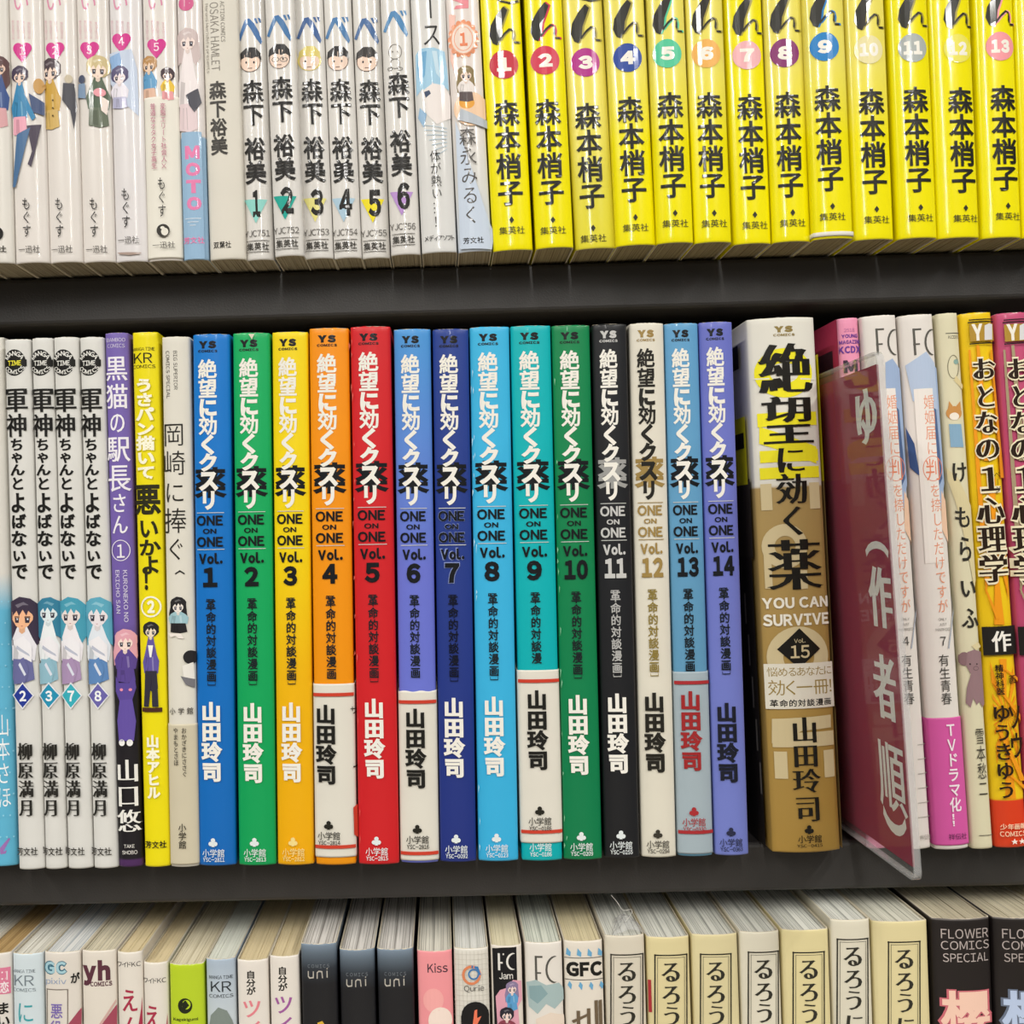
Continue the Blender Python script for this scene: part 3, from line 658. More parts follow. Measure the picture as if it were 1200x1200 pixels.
B.ring(177, 711, 12, 12.5, 2, '#f4f2dc'); B.ht('2', 172.5, 181.5, 703.5, 718.5, '#f6f3dc', .06, name='volume_number')
B.figure(177, 729, 810, 19, '#2c2a2c', '#f0dfc8', '#6458a0', '#3c3850', long=False); B.poly([(174, 756), (180, 756), (178, 770), (176, 770)], '#f0eee8')
B.poly([(171, 786), (184, 786), (186, 828), (179, 828), (178, 795), (175, 828), (169, 828)], '#34323e'); B.poly([(167, 829), (190, 829), (190, 834), (167, 834)], '#4a2c22')
B.vt('山本アヒル', 180, 861, 936, 15, '#f6f3dc', .05, name='author_lettering'); B.ht('芳文社', 170.5, 195, 985, 993.5, K, .02, name='publisher_lettering'); B.flush()
B = mb((186.4, 394.5), (222.6, 394.5), (200.8, 1015.6), (230.6, 1015), 'off-white comic with thin black title and little black-haired figures, a tan paper band below', None, '#dcd8cc', gloss=.55)
B.paper_band(849, 1015.2, '#cdc4ab'); B.lift0 = 0
B.rt('BIG SUPERIOR', 203.5, 208, 411, 457, G, 0); B.rt('COMICS SPECIAL', 194.5, 199, 411, 467, G, 0)
B.run([('岡', 494, 524, 27), ('崎', 527, 558, 28), ('に', 563, 591, 26), ('捧', 594, 626, 28), ('ぐ', 629, 658, 24)], 203, '#2c2a26', -.004, sl=.02)
B.poly([(205, 672), (211, 668), (217, 672), (216, 673), (211, 670), (206, 673)], K, 'title_lettering')
B.figure(209, 700, 742, 24, '#2a282a', '#ece4dc', '#9cc0c8', '#2a282a', long=True); B.poly([(198, 742), (212, 742), (216, 748), (210, 748), (206, 745), (200, 747)], '#ece4dc')
B.disc(223, 770, 8, 8, '#2a282a'); B.poly([(214, 780), (226, 776), (228, 800), (216, 798)], '#e8e4dc'); B.poly([(212, 792), (228, 796), (228, 806), (218, 802)], '#77757a')
B.ht('小学館', 199, 226, 829, 837, G, .01, name='publisher_lettering', gap=.45)
B.lift0 = .00032
B.vt('おかざきにささぐ', 216.5, 852, 910, 6, '#4a463c', .01, name='small_lettering'); B.vt('やまもとさほ', 207, 852, 897, 6, '#4a463c', .01, name='small_lettering'); B.vt('小学館', 214.5, 964, 994, 9, '#3c3830', .01, name='publisher_lettering'); B.flush()

# ------------------------------------------------------------------ middle row, the fourteen-colour series
def v(a, b, c): return (a, b, c)
vols = [ # top left, top right, y; bottom left, right, y; jacket; label colour
 (224, 269, 392, 232, 275.6, 1014.3, [(0, '#0f67b8'), (1, '#1478cc')], 'bright blue'),
 (271, 316, 390.5, 279.2, 322.8, 1014, [(0, '#0c9e56'), (1, '#14aa60')], 'bright green'),
 (317.4, 361, 389.5, 324.8, 367.4, 1013.5, [(0, '#ecaa06'), (.35, '#ecb408'), (.6, '#f0d20a'), (1, '#f0d410')], 'yellow-to-orange'),
 (361.8, 408.2, 385, 369.4, 417.4, 1013.4, [(0, '#ea9408'), (1, '#f29210')], 'orange'),
 (409, 458.4, 383, 420.8, 467, 1012.8, [(0, '#cc2026'), (1, '#d0242a')], 'red'),
 (461, 504.6, 386, 469.8, 514, 1011, [(0, '#6a74d2'), (.55, '#6a74d0'), (1, '#4a96d8')], 'periwinkle blue'),
 (506, 549.8, 386, 516.2, 558, 1010, [(0, '#22327e'), (1, '#2a4290')], 'navy blue'),
 (550.4, 597, 383.5, 560.6, 608.4, 1009, [(0, '#38aede'), (1, '#3eb4e2')], 'sky blue'),
 (598.4, 645.6, 382, 611.6, 660, 1008.4, [(0, '#05aab0'), (1, '#08b2b8')], 'turquoise'),
 (646.6, 691.8, 381.5, 661, 706.8, 1007.2, [(0, '#087a4a'), (1, '#10844e')], 'dark green'),
 (694, 735.4, 380, 709.2, 751.4, 1005.4, [(0, '#1c1d20'), (1, '#202124')], 'black'),
 (738, 779, 379, 753.2, 793.8, 1004.4, [(0, '#ddd8c8'), (1, '#dfdacb')], 'cream'),
 (780, 818.4, 379, 795.2, 837.4, 1003, [(0, '#5f94b2'), (1, '#62a0cc')], 'steel blue'),
 (820, 859.2, 377.5, 839, 879.6, 1002, [(0, '#7480ca'), (1, '#6a72c4')], 'lavender blue')]
for i, (a, b, yt, c, d, yb, jk, cn) in enumerate(vols):
    n = i+1; obi = n in (4, 6, 9, 13)
    lab = '%s comic marked Vol. %d in the middle row' % (cn, n)
    if obi: lab = '%s comic marked Vol. %d with a %s paper band round its foot' % (cn, n, 'grey-blue' if n == 13 else 'white')
    B = mb((a, yt), (b, yt-.8), (c, yb), (d, yb-.6), lab, 'rainbow of numbered comic volumes on the middle shelf', jk, gloss=.36, coat=.15, bulge=.0013, wear=.05, inner='#d8d2c0' if n in (4,) else None)
    def X(y, o=0): t = (y-yt)/(yb-yt); return (a+b)/2*(1-t)+(c+d)/2*t + o
    def Yy(y): return yt+(y-392)/(1014.3-392)*(yb-yt)
    WT = '#ece9e0' if n != 12 else '#26241f'
    bg = {11: '#9c9c9a', 12: '#9c824a'}.get(n, '#17191c')
    on = {11: '#c4c4c2', 12: '#9c824a'}.get(n, '#17191c')
    ot = {7: '#8c9acc'}.get(n)
    dx = {0: -3.4}.get(i, -2.2); sc = (b-a)/45
    sc = max(.9, min(1.04, sc))
    def H(t, y0, y1, w, col, bold, nm, o=0, gap=.07):
        y0, y1 = Yy(y0), Yy(y1); x = X((y0+y1)/2, dx+o); B.ht(t, x-w*sc/2, x+w*sc/2, y0, y1, col, bold, nm, gap=gap)
    if ot:
        for t, y0, y1, w, bo in (('ONE', 603.5, 616.5, 32, .06), ('ON', 619, 626, 17, .06), ('ONE', 628.5, 641.5, 32, .06), ('Vol.', 647, 662, 29, .09), (str(n), 664, 689, 19, .09)): H(t, y0, y1, w, ot, bo, 'title_lettering')
    H('YS', 399.5, 408.5, 21, '#1c1d20' if n not in (11, 12) else on, .1, 'emblem', gap=.03); H('COMICS', 410, 413, 23, '#1c1d20' if n not in (11, 12) else on, .06, 'emblem')
    tt = [('絶', 421, 444), ('望', 443.5, 467), ('に', 466, 489), ('効', 487, 510), ('く', 509, 533), ('ク', 531, 553)]
    B.vt('薬', X(Yy(566), dx+1), Yy(547), Yy(584), 36*sc, bg, .03, bx=.045)
    B.lift0 += .00001
    for ch, y0, y1 in tt + [('ス', 550, 576), ('リ', 574, 598)]:
        ww = {'く': 24, 'ク': 23, 'ス': 24, 'リ': 21}.get(ch, 23)
        ym = (Yy(y0)+Yy(y1))/2
        B.vt(ch, X(ym, dx-.5), Yy(y0), Yy(y1), ww*sc, WT, .026 if ch in '絶望効' else .055)
    for y in (600.5, 643.5): x = X(Yy(y), dx+1); B.rect(x-16*sc, x+16*sc, Yy(y), Yy(y)+.8, '#c9ccc8' if n != 12 else '#9c824a', 'title_lettering')
    H('ONE', 604, 616, 31, on, .035, 'title_lettering'); H('ON', 619.5, 625.5, 16, on, .035, 'title_lettering'); H('ONE', 629, 641, 31, on, .035, 'title_lettering')
    H('Vol.', 648, 661, 28, on, .06, 'title_lettering', .8); H(str(n), 665, 688, 17 if n < 10 else 27, on, .06, 'volume_number', 0 if n < 10 else 1.5)
    mc = {11: '#b0b0ae', 12: '#8c7a3c', 7: '#0e1224'}.get(n, '#1c2226')
    if not obi or True:
        yA, yB = Yy(702), Yy(802)
        if obi: yB = {4: 800, 6: 806, 9: 786, 13: 790}[n]
        B.vt('［', X(Yy(699), dx), Yy(692), Yy(706), 10, mc, 0, name='small_lettering')
        step = (Yy(800)-Yy(703))/7
        for k_, ch in enumerate('革命的対談漫画'):
            y0 = Yy(702.5)+k_*step
            if obi and y0+step > yB+3: break
            B.vt(ch, X(y0+step/2, dx+.5), y0, y0+step*.96, 12, mc, .02, name='small_lettering')
        if not obi: B.vt('］', X(Yy(805), dx+.5), Yy(799), Yy(813), 10, mc, 0, name='small_lettering')
    ac = {12: '#26241f', 14: '#1c1e2a', 4: '#1f1e1b', 6: '#1f1e1b', 9: '#1f1e1b', 13: '#9c2a2c'}.get(n, '#ece9e0')
    lc = {12: '#3a372f', 14: '#2a2e48', 3: '#efd88c'}.get(n, '#dfe6e6')
    def logo(yc, col, o=0, code=True):
        x = X(yc, dx+o); r = 2.6
        for px, py in ((x, yc-3.2), (x-2.7, yc+.9), (x+2.7, yc+.9)): B.disc(px, py, r, r, col, 'publisher_emblem', 12)
        B.poly([(x-.6, yc-1), (x+.6, yc-1), (x+1.8, yc+4.4), (x-1.8, yc+4.4)], col, 'publisher_emblem')
        B.ht('小学館', x-12.5, x+13, yc+7, yc+16.5, col, .005, 'publisher_lettering', gap=.06)
    codes = ['2811', '2813', '2812', '2814', '2815', '2816', '0092', '0123', '0186', '0209', '0255', '0294', '0330', '0363']
    def code(yc, col): x = X(yc, dx+.5); B.ht('YSC-'+codes[i], x-12.5, x+12.5, yc, yc+5, col, .02, 'publisher_lettering')
    if obi:
        yo = {4: 801.5, 6: 810, 9: 785.5, 13: 787.5}[n]; ye = {4: 1004.5, 6: 1010.6, 9: 988, 13: 1002}[n]
        bc = '#a3b2ba' if n == 13 else '#dedace'
        if n == 9:
            keep = B.layer; B.layer = 0; x_ = X(992, dx); B.ht('小学館', x_-12.5, x_+13, 988, 997.5, lc, .005, 'publisher_lettering', gap=.06); code(998.5, lc); B.layer = keep
        B.paper_band(yo, ye, bc, jag=.00018 if n == 6 else 0)
        RD = '#c8402e' if n != 13 else '#a83034'
        B.band(yo+10.5, yo+14.5, RD); yl2 = {4: 990, 6: 997.5, 9: 972.5, 13: 973}[n]
        B.band(yl2, yl2+4, RD)
        ay = {4: 825, 6: 829.5, 9: 808, 13: 809}[n]
        B.vt('山田玲司', X(ay+47, dx-.5 if n != 4 else -9), ay, ay+94, 23, ac, .035, bx=.05, name='author_lettering')
        ly = {4: 967, 6: 971.5, 9: 950, 13: 951}[n]; oc = '#26251f' if n != 13 else '#a83034'
        if n == 4: dx -= 5
        logo(ly, oc); code(ly+17.5, oc)
        if n == 4: B.vt('サ', X(832, 23), 827, 837, 9, K, 0, name='small_lettering'); B.vt('「', X(893, 24), 884, 905, 14, K, 0, name='small_lettering'); B.poly([(c+44, 946), (c+47, 943), (c+47.5, 982), (c+45, 978)], RD, 'printed_band')
    else:
        ay = {14: 823}.get(n, Yy(822) if n not in (2, 3) else Yy(824))
        B.vt('山田玲司', X(ay+47, dx-.5), ay, ay+94, 23, ac, .04, bx=.055, name='author_lettering')
        logo(Yy(987.5), lc); code(Yy(1004.5), lc)
    if n == 2: B.poly([(X(391)-2, 389), (X(391)+5, 389), (X(391)+2, 398)], '#d8d0bc', 'worn_spot')
    if n in (5, 10, 8):
        rg = random.Random(n)
        for q in range(16):
            y = rg.uniform(395, 990); x = X(y)-(b-a)/2+rg.uniform(.8, 4); B.poly([(x, y), (x+rg.uniform(.5, 1.4), y+rg.uniform(1, 4)), (x+rg.uniform(-.3, .5), y+rg.uniform(5, 12))], {5: '#dc6a60', 10: '#8cc4a0', 8: '#c8e6f0'}[n], 'worn_spot')
    B.flush()

# ------------------------------------------------------------------ middle row, the thick volume 15
B = mb((878, 374.5), (955.4, 371), (906, 999.2), (989.6, 998.6), 'thick gold and white comic with the numeral 15 in a black diamond', None, [(0, '#a8863f'), (.35, '#ab8c4c'), (.682, '#a98f5a'), (.684, '#dedbd0'), (1, '#dedbd0')], gloss=.42, bulge=.0022, depth=.127, coat=.1)
B.ht('YS', 907, 929, 382, 389.5, '#8f7c48', .1, 'emblem', gap=.03); B.ht('COMICS', 906, 931, 391, 394, '#8f7c48', .06, 'emblem')
YL, GL = '#ece22a', '#cdbd94'
B.ring(919, 437, 34, 29, 17, YL, 'backdrop_lettering', 36); B.poly([(884, 443), (957, 443), (957, 444.5), (884, 444.5)], '#dedbd0', 'backdrop_lettering')
B.rect(889, 958, 483, 499, YL, 'backdrop_lettering'); B.poly([(891, 500), (958, 523), (958, 543), (891, 520)], YL, 'backdrop_lettering'); B.rect(892, 960, 527, 541, YL, 'backdrop_lettering')
B.rect(892, 961, 547, 560.5, YL, 'backdrop_lettering')
B.rect(893, 905, 567, 598, GL, 'backdrop_lettering'); B.rect(949, 962, 565, 596, GL, 'backdrop_lettering')
B.ring(920, 640, 26, 26, 14, GL, 'backdrop_lettering', 30); B.rect(897, 905, 640, 690, GL, 'backdrop_lettering'); B.rect(937, 946, 668, 690, GL, 'backdrop_lettering')
B.ring(936, 770, 36, 36, 18, GL, 'backdrop_lettering', 36)
B.poly([(906, 843), (975, 838), (975, 853), (940, 856), (906, 872)], GL, 'backdrop_lettering'); B.rect(907, 978, 858, 875, GL, 'backdrop_lettering'); B.rect(909, 923, 881, 913, GL, 'backdrop_lettering'); B.rect(966, 979, 879, 911, GL, 'backdrop_lettering')
B.lift0 += .00001
KK = '#1d1b16'
B.run([('絶', 400, 464, 62), ('望', 461, 524, 60), ('に', 520, 557, 36), ('効', 553, 592, 37), ('く', 590, 630, 36), ('薬', 629, 694, 62)], 919.5, KK, -.010, bx=.042, sl=.048)
B.ht('YOU CAN', 895, 971, 699.5, 712.5, '#ece7d8', .045, gap=.05); B.ht('SURVIVE', 896, 972, 719, 733, '#ece7d8', .045, gap=.05)
B.poly([(936, 736), (961, 760), (936, 783), (911, 761)], KK, 'emblem'); B.ht('Vol.', 930, 943, 748, 753, '#cdbd94', .01, 'volume_number'); B.ht('15', 926, 948, 756, 771, '#cdbd94', .02, 'volume_number')
B.rect(898.5, 978, 777, 830, '#dfdacb', 'printed_label'); B.ht('悩めるあなたに', 900.5, 975, 781, 792, '#9a8446', .0, 'small_lettering'); B.ht('効く一冊!', 902, 975, 796, 814, '#9a8446', .0, 'small_lettering'); B.ht('革命的対談漫画', 904, 974, 819, 827.5, KK, .02, 'small_lettering', gap=.12)
B.run([('山', 838, 872, 31), ('田', 870, 900, 30), ('玲', 899, 930, 32), ('司', 930, 964, 30)], 941.5, KK, -.014, bx=.038, name='author_lettering', sl=.045)
x, yc = 947.5, 972
for px, py in ((x, yc-3), (x-2.7, yc+1), (x+2.7, yc+1)): B.disc(px, py, 2.6, 2.6, KK, 'publisher_emblem', 12)
B.poly([(x-.6, yc-1), (x+.6, yc-1), (x+1.8, yc+4.4), (x-1.8, yc+4.4)], KK, 'publisher_emblem'); B.ht('小学館', 935, 962, 978, 987, KK, .005, 'publisher_lettering'); B.ht('YSC-0415', 934, 963, 988.5, 992, KK, .01, 'publisher_lettering')
# cover prints that wrap onto the two sides
hw, h = B.w/2, B.h
def sideprint(B, sgn, y0, y1, z0, z1, col, name='cover_print'):
    x = sgn*(B.w/2+LIFT+.00002*(B.layer+1)+B.lift0); B.layer += 1
    V = [(x, y0, z0), (x, y1, z0), (x, y1, z1), (x, y0, z1)]; f = [(0, 1, 2, 3)] if sgn > 0 else [(3, 2, 1, 0)]
    B.parts.setdefault(name, []).append((V, f, mat(col, .38), z0, z1))
sideprint(B, -1, B.b+.004, .125, 0, h*.55, '#2c2722'); sideprint(B, -1, B.b+.002, .125, h*.55, h*.70, '#3a332c'); sideprint(B, -1, B.b+.004, .125, h*.69, h*.82, '#e6dc20')
sideprint(B, -1, B.b+.008, .125, h*.915, h*.96, '#2c2722'); sideprint(B, -1, B.b+.006, .02, h*.76, h*.79, '#1d1b16'); sideprint(B, 1, B.b+.001, .125, .0, h*.69, '#a88e5a'); sideprint(B, 1, B.b+.001, .10, h*.69, h*.93, '#e6dc20')
for q in range(5): sideprint(B, -1, B.b+.0045+q*.002, B.b+.006+q*.002, h*(.1+.08*q), h*(.16+.08*q), '#8a8478')
B.flush()

# ------------------------------------------------------------------ middle row, right end
B = mb((983, 373.5), (1007, 372), (1019, 1000), (1043, 999), 'pink comic behind the plum-red index plate with purple capitals at its head', None, '#e995b4', gloss=.4, bulge=.001, y=.3475)
B.ht('2518', 989, 1001, 385, 389, '#b06a9c', .0, 'small_lettering'); B.ht('YOUNG', 986.5, 1005, 391.5, 396, '#6a3c94', .04, 'small_lettering'); B.ht('MAGAZINE', 984.5, 1009, 398.5, 403, '#6a3c94', .04, 'small_lettering'); B.ht('KCDX', 983.5, 1009, 405.5, 414, '#6a3c94', .05, 'emblem')
B.ht('M', 989, 1005, 422, 437, '#3c2a3c', .06)
sideprint(B, -1, B.b+.0012, .12, .0, B.h, '#b83a5c'); sideprint(B, -1, B.b+.006, .03, B.h*.90, B.h*.945, '#3c2030'); B.flush()
for i, (a, b, c, d, yt, lab) in enumerate([(1011.2, 1052, 1052.2, 1093.6, 370.5, 'white comic partly behind the index plate with tall grey capitals and blue hair drawing'), (1055.2, 1095.6, 1098, 1137.8, 369.5, 'white comic with orange vertical title and a pink paper band round its foot')]):
    B = mb((a, yt), (b, yt-.8), (c, 996), (d, 994.6), lab, 'white bridal romance volumes beside the index plate', '#e3ddd6', gloss=.42, bulge=.0014)
    B.root['group'] = 'white romance volumes beside the index plate'
    o = 43.6*i; g_ = '#5c5a54'
    fx = 1026.5+o
    B.rect(fx, fx+2.6, 385, 416.5, g_, 'emblem'); B.rect(fx, fx+9, 385, 387.2, g_, 'emblem'); B.rect(fx, fx+7.5, 402.5, 404.5, g_, 'emblem')
    cxx, cyy = fx+23, 400.5; pts = [(cxx-10*math.cos(t_)*1, cyy-15.5*math.sin(t_)) for t_ in [x_*math.pi/10 for x_ in range(-5, 6)]]
    B.poly(pts+[(px+2.4, cyy+(py-cyy)*.93) for px, py in reversed(pts)], g_, 'emblem')
    B.poly([(1037+o, 425), (1046+o, 420), (1056+o, 432), (1063+o, 520), (1066+o, 560), (1058+o, 600), (1050+o, 540), (1038+o, 470)], '#9db2d2'); B.poly([(1044+o, 470), (1054+o, 480), (1062+o, 560), (1054+o, 575)], '#52688f')
    B.poly([(1060+o, 575), (1068+o, 590), (1072+o, 640), (1060+o, 620)], '#e8c4a8')
    if i: B.poly([(1062, 428), (1085, 412), (1096, 425), (1100, 480), (1070, 470)], '#b4c4dc'); B.poly([(1063, 500), (1072, 520), (1078, 558), (1068, 548)], '#3d5688')
    tx = 1045+o
    B.rect(tx-11, tx+11, 455, 660, '#ebe5de', 'printed_label'); 
    B.vt('婚姻届に', tx+1.5, 462, 534, 14, '#e59a78', -.004); B.vt('判', tx+4.5, 536, 564, 19, '#e58a68', .0); B.ring(tx+4.5, 549, 12, 15, .8, '#e58a68', 'title_lettering'); B.vt('を捺しただけですが', tx+11.5, 566, 719, 13, '#e59a78', -.004)
    nx = 1060.5+o
    B.ht('ONLY', nx-5, nx+5, 724, 727, '#8a8680', 0, 'small_lettering'); B.ht('JUST', nx-4, nx+5, 730, 733, '#8a8680', 0, 'small_lettering'); B.ht('MARRIED', nx-8, nx+10, 736, 739, '#8a8680', 0, 'small_lettering')
    B.vt('17'[i] if i else '4', nx+.5, 744, 758, 13, '#4a4844', 0, name='volume_number'); B.vt('有生青春', nx+3, 766, 826, 13, '#4a4844', 0, name='author_lettering')
    B.poly([(nx+18, 690), (nx+19, 690), (nx+8, 760), (nx+6.5, 760)], '#a8b0bc')
    if i:
        B.paper_band(842, 992, '#d45aa4'); B.vt('TVドラマ化', nx+11.5, 846, 951, 14, '#f3e6ee', .02, name='band_lettering'); B.vt('!!', nx+15.5, 952, 968, 14, '#f3e6ee', .02, name='band_lettering'); B.ht('祥伝社', nx+7, nx+28, 976, 983, '#5a2c50', 0, 'publisher_lettering')
    else:
        for q in range(6): B.rect(1075, 1092, 872+q*17, 872.7+q*17, '#9a968e', 'illustration')
        B.ht('祥伝社', 1078, 1091, 978, 984, '#9a968e', 0, 'publisher_lettering')
    B.flush()
B = mb((1098, 368), (1124.6, 366.5), (1141.4, 994.8), (1165, 994), 'cream comic with brush title, a shiba drawing and a brown elephant-like beast', None, '#dad4b4', gloss=.5, bulge=.0009)
B.root['label'] = 'slim cream comic with brush title and small animal drawings'
B.rect(1108, 1124, 390, 391, '#6a675c', 'emblem'); B.ht('KCDX', 1111, 1123, 393, 397, '#6a675c', .0, 'emblem')
B.ring(1117, 430, 7, 14, .8, '#7a765f', 'illustration'); B.disc(1120, 424, 3, 3, '#88a8a0'); B.poly([(1120, 440), (1130, 452), (1128, 456), (1117, 446)], '#d8c898')
B.disc(1118, 484, 9, 8, '#c89050'); B.disc(1118, 488, 5.5, 4.5, '#efe6d8'); B.poly([(1111, 479), (1112, 470), (1116, 476)], '#c89050'); B.poly([(1120, 476), (1125, 470), (1126, 480)], '#c89050'); B.poly([(1112, 497), (1126, 497), (1129, 524), (1114, 524)], '#86aac4')
B.poly([(1106, 545), (1122, 560), (1142, 600), (1150, 650), (1142, 690), (1132, 640), (1120, 590)], '#d8cca0')
B.run([('け', 540, 566, 19), ('も', 592, 620, 20), ('ら', 626, 660, 18), ('い', 676, 702, 20), ('ふ', 710, 738, 20)], 1123, '#34322c', .012, bx=.03, sl=.075)
B.disc(1130, 772, 6, 8, '#8a6e72'); B.poly([(1133, 764), (1141, 761), (1150, 764), (1155, 775), (1152, 786), (1155, 800), (1157, 818), (1152, 829), (1147, 822), (1144, 826), (1140, 818), (1137, 829), (1132, 824), (1133, 806), (1137, 790), (1132, 780)], '#94787c'); B.ring(1143, 783, 3.4, 2.6, .7, '#6c5458', 'illustration'); B.poly([(1138, 757), (1146, 752), (1150, 758), (1143, 762)], '#d8cca0')
for x_ in (1136, 1144): B.disc(x_, 778, 1, 1, '#3a2c2c', n=8)
B.vt('雪本愁二', 1149.5, 852, 934, 11, '#4a463c', .0, name='author_lettering'); B.rect(1147, 1163, 978, 978.8, '#5a564c', 'publisher_lettering'); B.flush()
for i, (a, b, c, d, lab, gr) in enumerate([(1126.4, 1164.2, 1169, 1207, 'yellow comic with orange rays and a red foot on the middle shelf', 0), (1168.8, 1206, 1211.5, 1248.5, 'pink and tan comic cut off by the right picture edge on the middle shelf', 1)]):
    base = '#eec81a' if i == 0 else '#c9567c'
    B = mb((a, 367.5), (b, 366), (c, 993.5), (d, 992.6), lab, 'psychology comic volumes at the end of the middle shelf', [(0, '#d8401e'), (.088, '#d8401e'), (.09, base), (1, base)] if i == 0 else [(0, '#b8446c'), (1, base)], gloss=.28, coat=.3, bulge=.0014)
    o = 41*i
    ry = '#ee9a1c' if i == 0 else '#a89878'
    for cy_, y0_, y1_ in ((838, 772, 985 if i else 936), (640, 560, 732)):
        for q in range(22):
            an = math.radians(q*360/22+5); ca_, sa_ = math.cos(an), math.sin(an)
            def end(a_):
                rr = min(13.5/max(abs(math.cos(a_)), .01), ((y1_-cy_) if math.sin(a_) > 0 else (cy_-y0_))/max(abs(math.sin(a_)), .01))
                x_ = 1146.5+(cy_-367)*.0677+o+rr*math.cos(a_)+rr*math.sin(a_)*.0677; return (x_, cy_+rr*math.sin(a_))
            B.poly([(1146.5+(cy_-367)*.0677+o, cy_), end(an), end(an+.13)], ry, 'sunburst')
    for x0_, y0_, x1_, y1_, w_ in [(1143, 405, 1152, 540, 8), (1160, 410, 1172, 560, 5), (1135, 410, 1150, 640, 5), (1154, 690, 1166, 725, 4), (1170, 780, 1195, 800, 6), (1163, 800, 1200, 850, 6), (1166, 850, 1195, 915, 7), (1178, 905, 1200, 925, 6)]:
        B.poly([(x0_+o, y0_), (x0_+w_*.4+o, y0_), (x1_+w_+o, y1_), (x1_+o, y1_)], ry)
    B.rect(1135+o, 1163+o, 374, 375.4, K, 'emblem'); B.rect(1134+o, 1164+o, 377, 378.4, K, 'emblem'); B.rect(1136+o, 1163.5+o, 380, 400, '#b08c34', 'emblem'); B.vt('Y', 1144+o, 378, 401, 15, '#f0ece0', .06, name='emblem'); B.poly([(1152+o, 382), (1158+o, 379), (1162+o, 380), (1162+o, 398), (1152+o, 399)], '#dcdcdc', 'emblem'); B.rect(1136+o, 1165+o, 402, 403.4, K, 'emblem')
    T_ = [('お', 418, 447, 28), ('と', 449, 480, 25), ('な', 480, 510, 27), ('の', 510, 541, 29), ('1', 542, 580, 34), ('心', 580, 616, 30), ('理', 614, 650, 30), ('学', 648, 684, 32)]
    B.run(T_, 1151+o, '#f0e6c4', .065, bx=.075, sl=.052); B.run(T_, 1151+o, '#2a1c10', -.006, bx=.042, sl=.052)
    B.vt('ページ', 1167+o, 552, 578, 8, '#2a1c10', .0, name='small_lettering')
    B.band(734.5, 768, '#221f1c'); B.vt('作', 1172+o, 738, 764, 22, '#f0ede4', .01, bx=.03, name='author_lettering')
    B.vt('精神科医', 1170+o, 778, 814, 9, '#2a1c10', .02, name='small_lettering'); B.vt('ゆうきゆう', 1175+o, 824, 936, 20, '#2a1c10', .01, bx=.03, name='author_lettering'); B.vt('画', 1184+o, 790, 801, 9, '#2a1c10', .01, name='small_lettering'); B.vt('ソウ', 1188.5+o, 822, 890, 18, '#2a1c10', .01, bx=.03, name='author_lettering')
    B.ht('少年画報', 1172+o, 1200+o, 964, 971, '#f0c8a8', .02, 'publisher_lettering'); B.ht('COMICS', 1172+o, 1200+o, 973, 979, '#f0c8a8', .02, 'publisher_lettering'); B.ht('★★', 1183+o, 1199+o, 981, 988, '#f4e8dc', .0, 'emblem'); B.flush()

# ------------------------------------------------------------------ bottom row
YL0 = .3455
def lb(x0, x1, y, label, group, jacket, xb=None, yb=1250, **k):
    s0 = .0252; dx = (yb-y)*(.0252 + ((x0+x1)/2-517)/65000)
    if xb is not None: dx = xb
    return Book((x0, y), (x1, y-.9), (x0+dx, yb), (x1+dx, yb-.9), 'low', label, group, jacket, y=k.pop('y', YL0), pages=k.pop('pages', ('#e4d8b6', '#cabb96')), **k)
GRY, TAN, CRM, BRN = ('#ebe8dc', '#bab5a6'), ('#e2d0a6', '#d5c398'), ('#eae0c2', '#cdc1a0'), ('#bc9c68', '#9a7c4c')
B = lb(-22, 11.6, 1118, 'white comic with a pink boxed logo cut off at the lower left corner', None, '#dfd9d2', pages=BRN, inner=None)
B.rect(-3, 11.5, 1134, 1165, '#d87c98', 'emblem'); B.vt('コ', 5, 1136, 1150, 9, '#f0e4e6', .02, name='emblem'); B.vt('恋', 5, 1150, 1164, 10, '#f0e4e6', .02, name='emblem'); B.vt('まい', 4, 1174, 1204, 14, K, .03); B.flush()
def KRb(B, cx, y, col):
    B.ht('MANGA TIME', cx-14, cx+13.5, y, y+4, col, 0, 'small_lettering'); B.ht('KR', cx-12, cx+12, y+7, y+19, col, 0, 'emblem'); B.ht('COMICS', cx-14, cx+14, y+22, y+26, col, 0, 'small_lettering')
B = lb(12.6, 48.6, 1118.5, 'pale blue-white comic with grey oval lettering and a teal brush stroke, lower left', None, '#cfdbe0', pages=GRY, gloss=.3)
B.root['label'] = 'pale bluish comic with slim grey capitals and teal title strokes at the lower left'
KRb(B, 28, 1136, '#77828a'); B.vt('に', 30, 1172, 1200, 22, '#3aa0a8', 0); B.flush()
B = lb(50, 92.6, 1116.8, 'cream comic with blue outlined capitals above a boxed violet title, lower left', None, '#ddd6cc', pages=('#ecece8', '#b0b8bc'), gloss=.3)
B.ht('GC', 51, 79, 1126, 1142, '#3c6c80', .13, 'emblem'); B.ht('GC', 52, 78, 1127, 1141, '#a4c8d2', .05, 'emblem'); B.ht('pixiv', 53, 78, 1146, 1155, '#8aa0c0', -.004, 'emblem')
B.frame(54, 80, 1159, 1215, 1, '#7a7068', 'emblem'); B.vt('悪', 66.5, 1175, 1194, 15, '#7c6ab0', .01); B.vt('役', 66.5, 1195, 1213, 15, '#7c6ab0', .01); B.vt('が', 87.5, 1140, 1153, 10, K, .03); B.poly([(80, 1200), (94, 1182), (94, 1210), (80, 1210)], '#a04a5c'); B.flush()
B = lb(94, 134.6, 1115, 'cream comic with large maroon lower-case letters over small capitals', None, '#e0d8cc', pages=('#e2d9be', '#b4ac96'), gloss=.3)
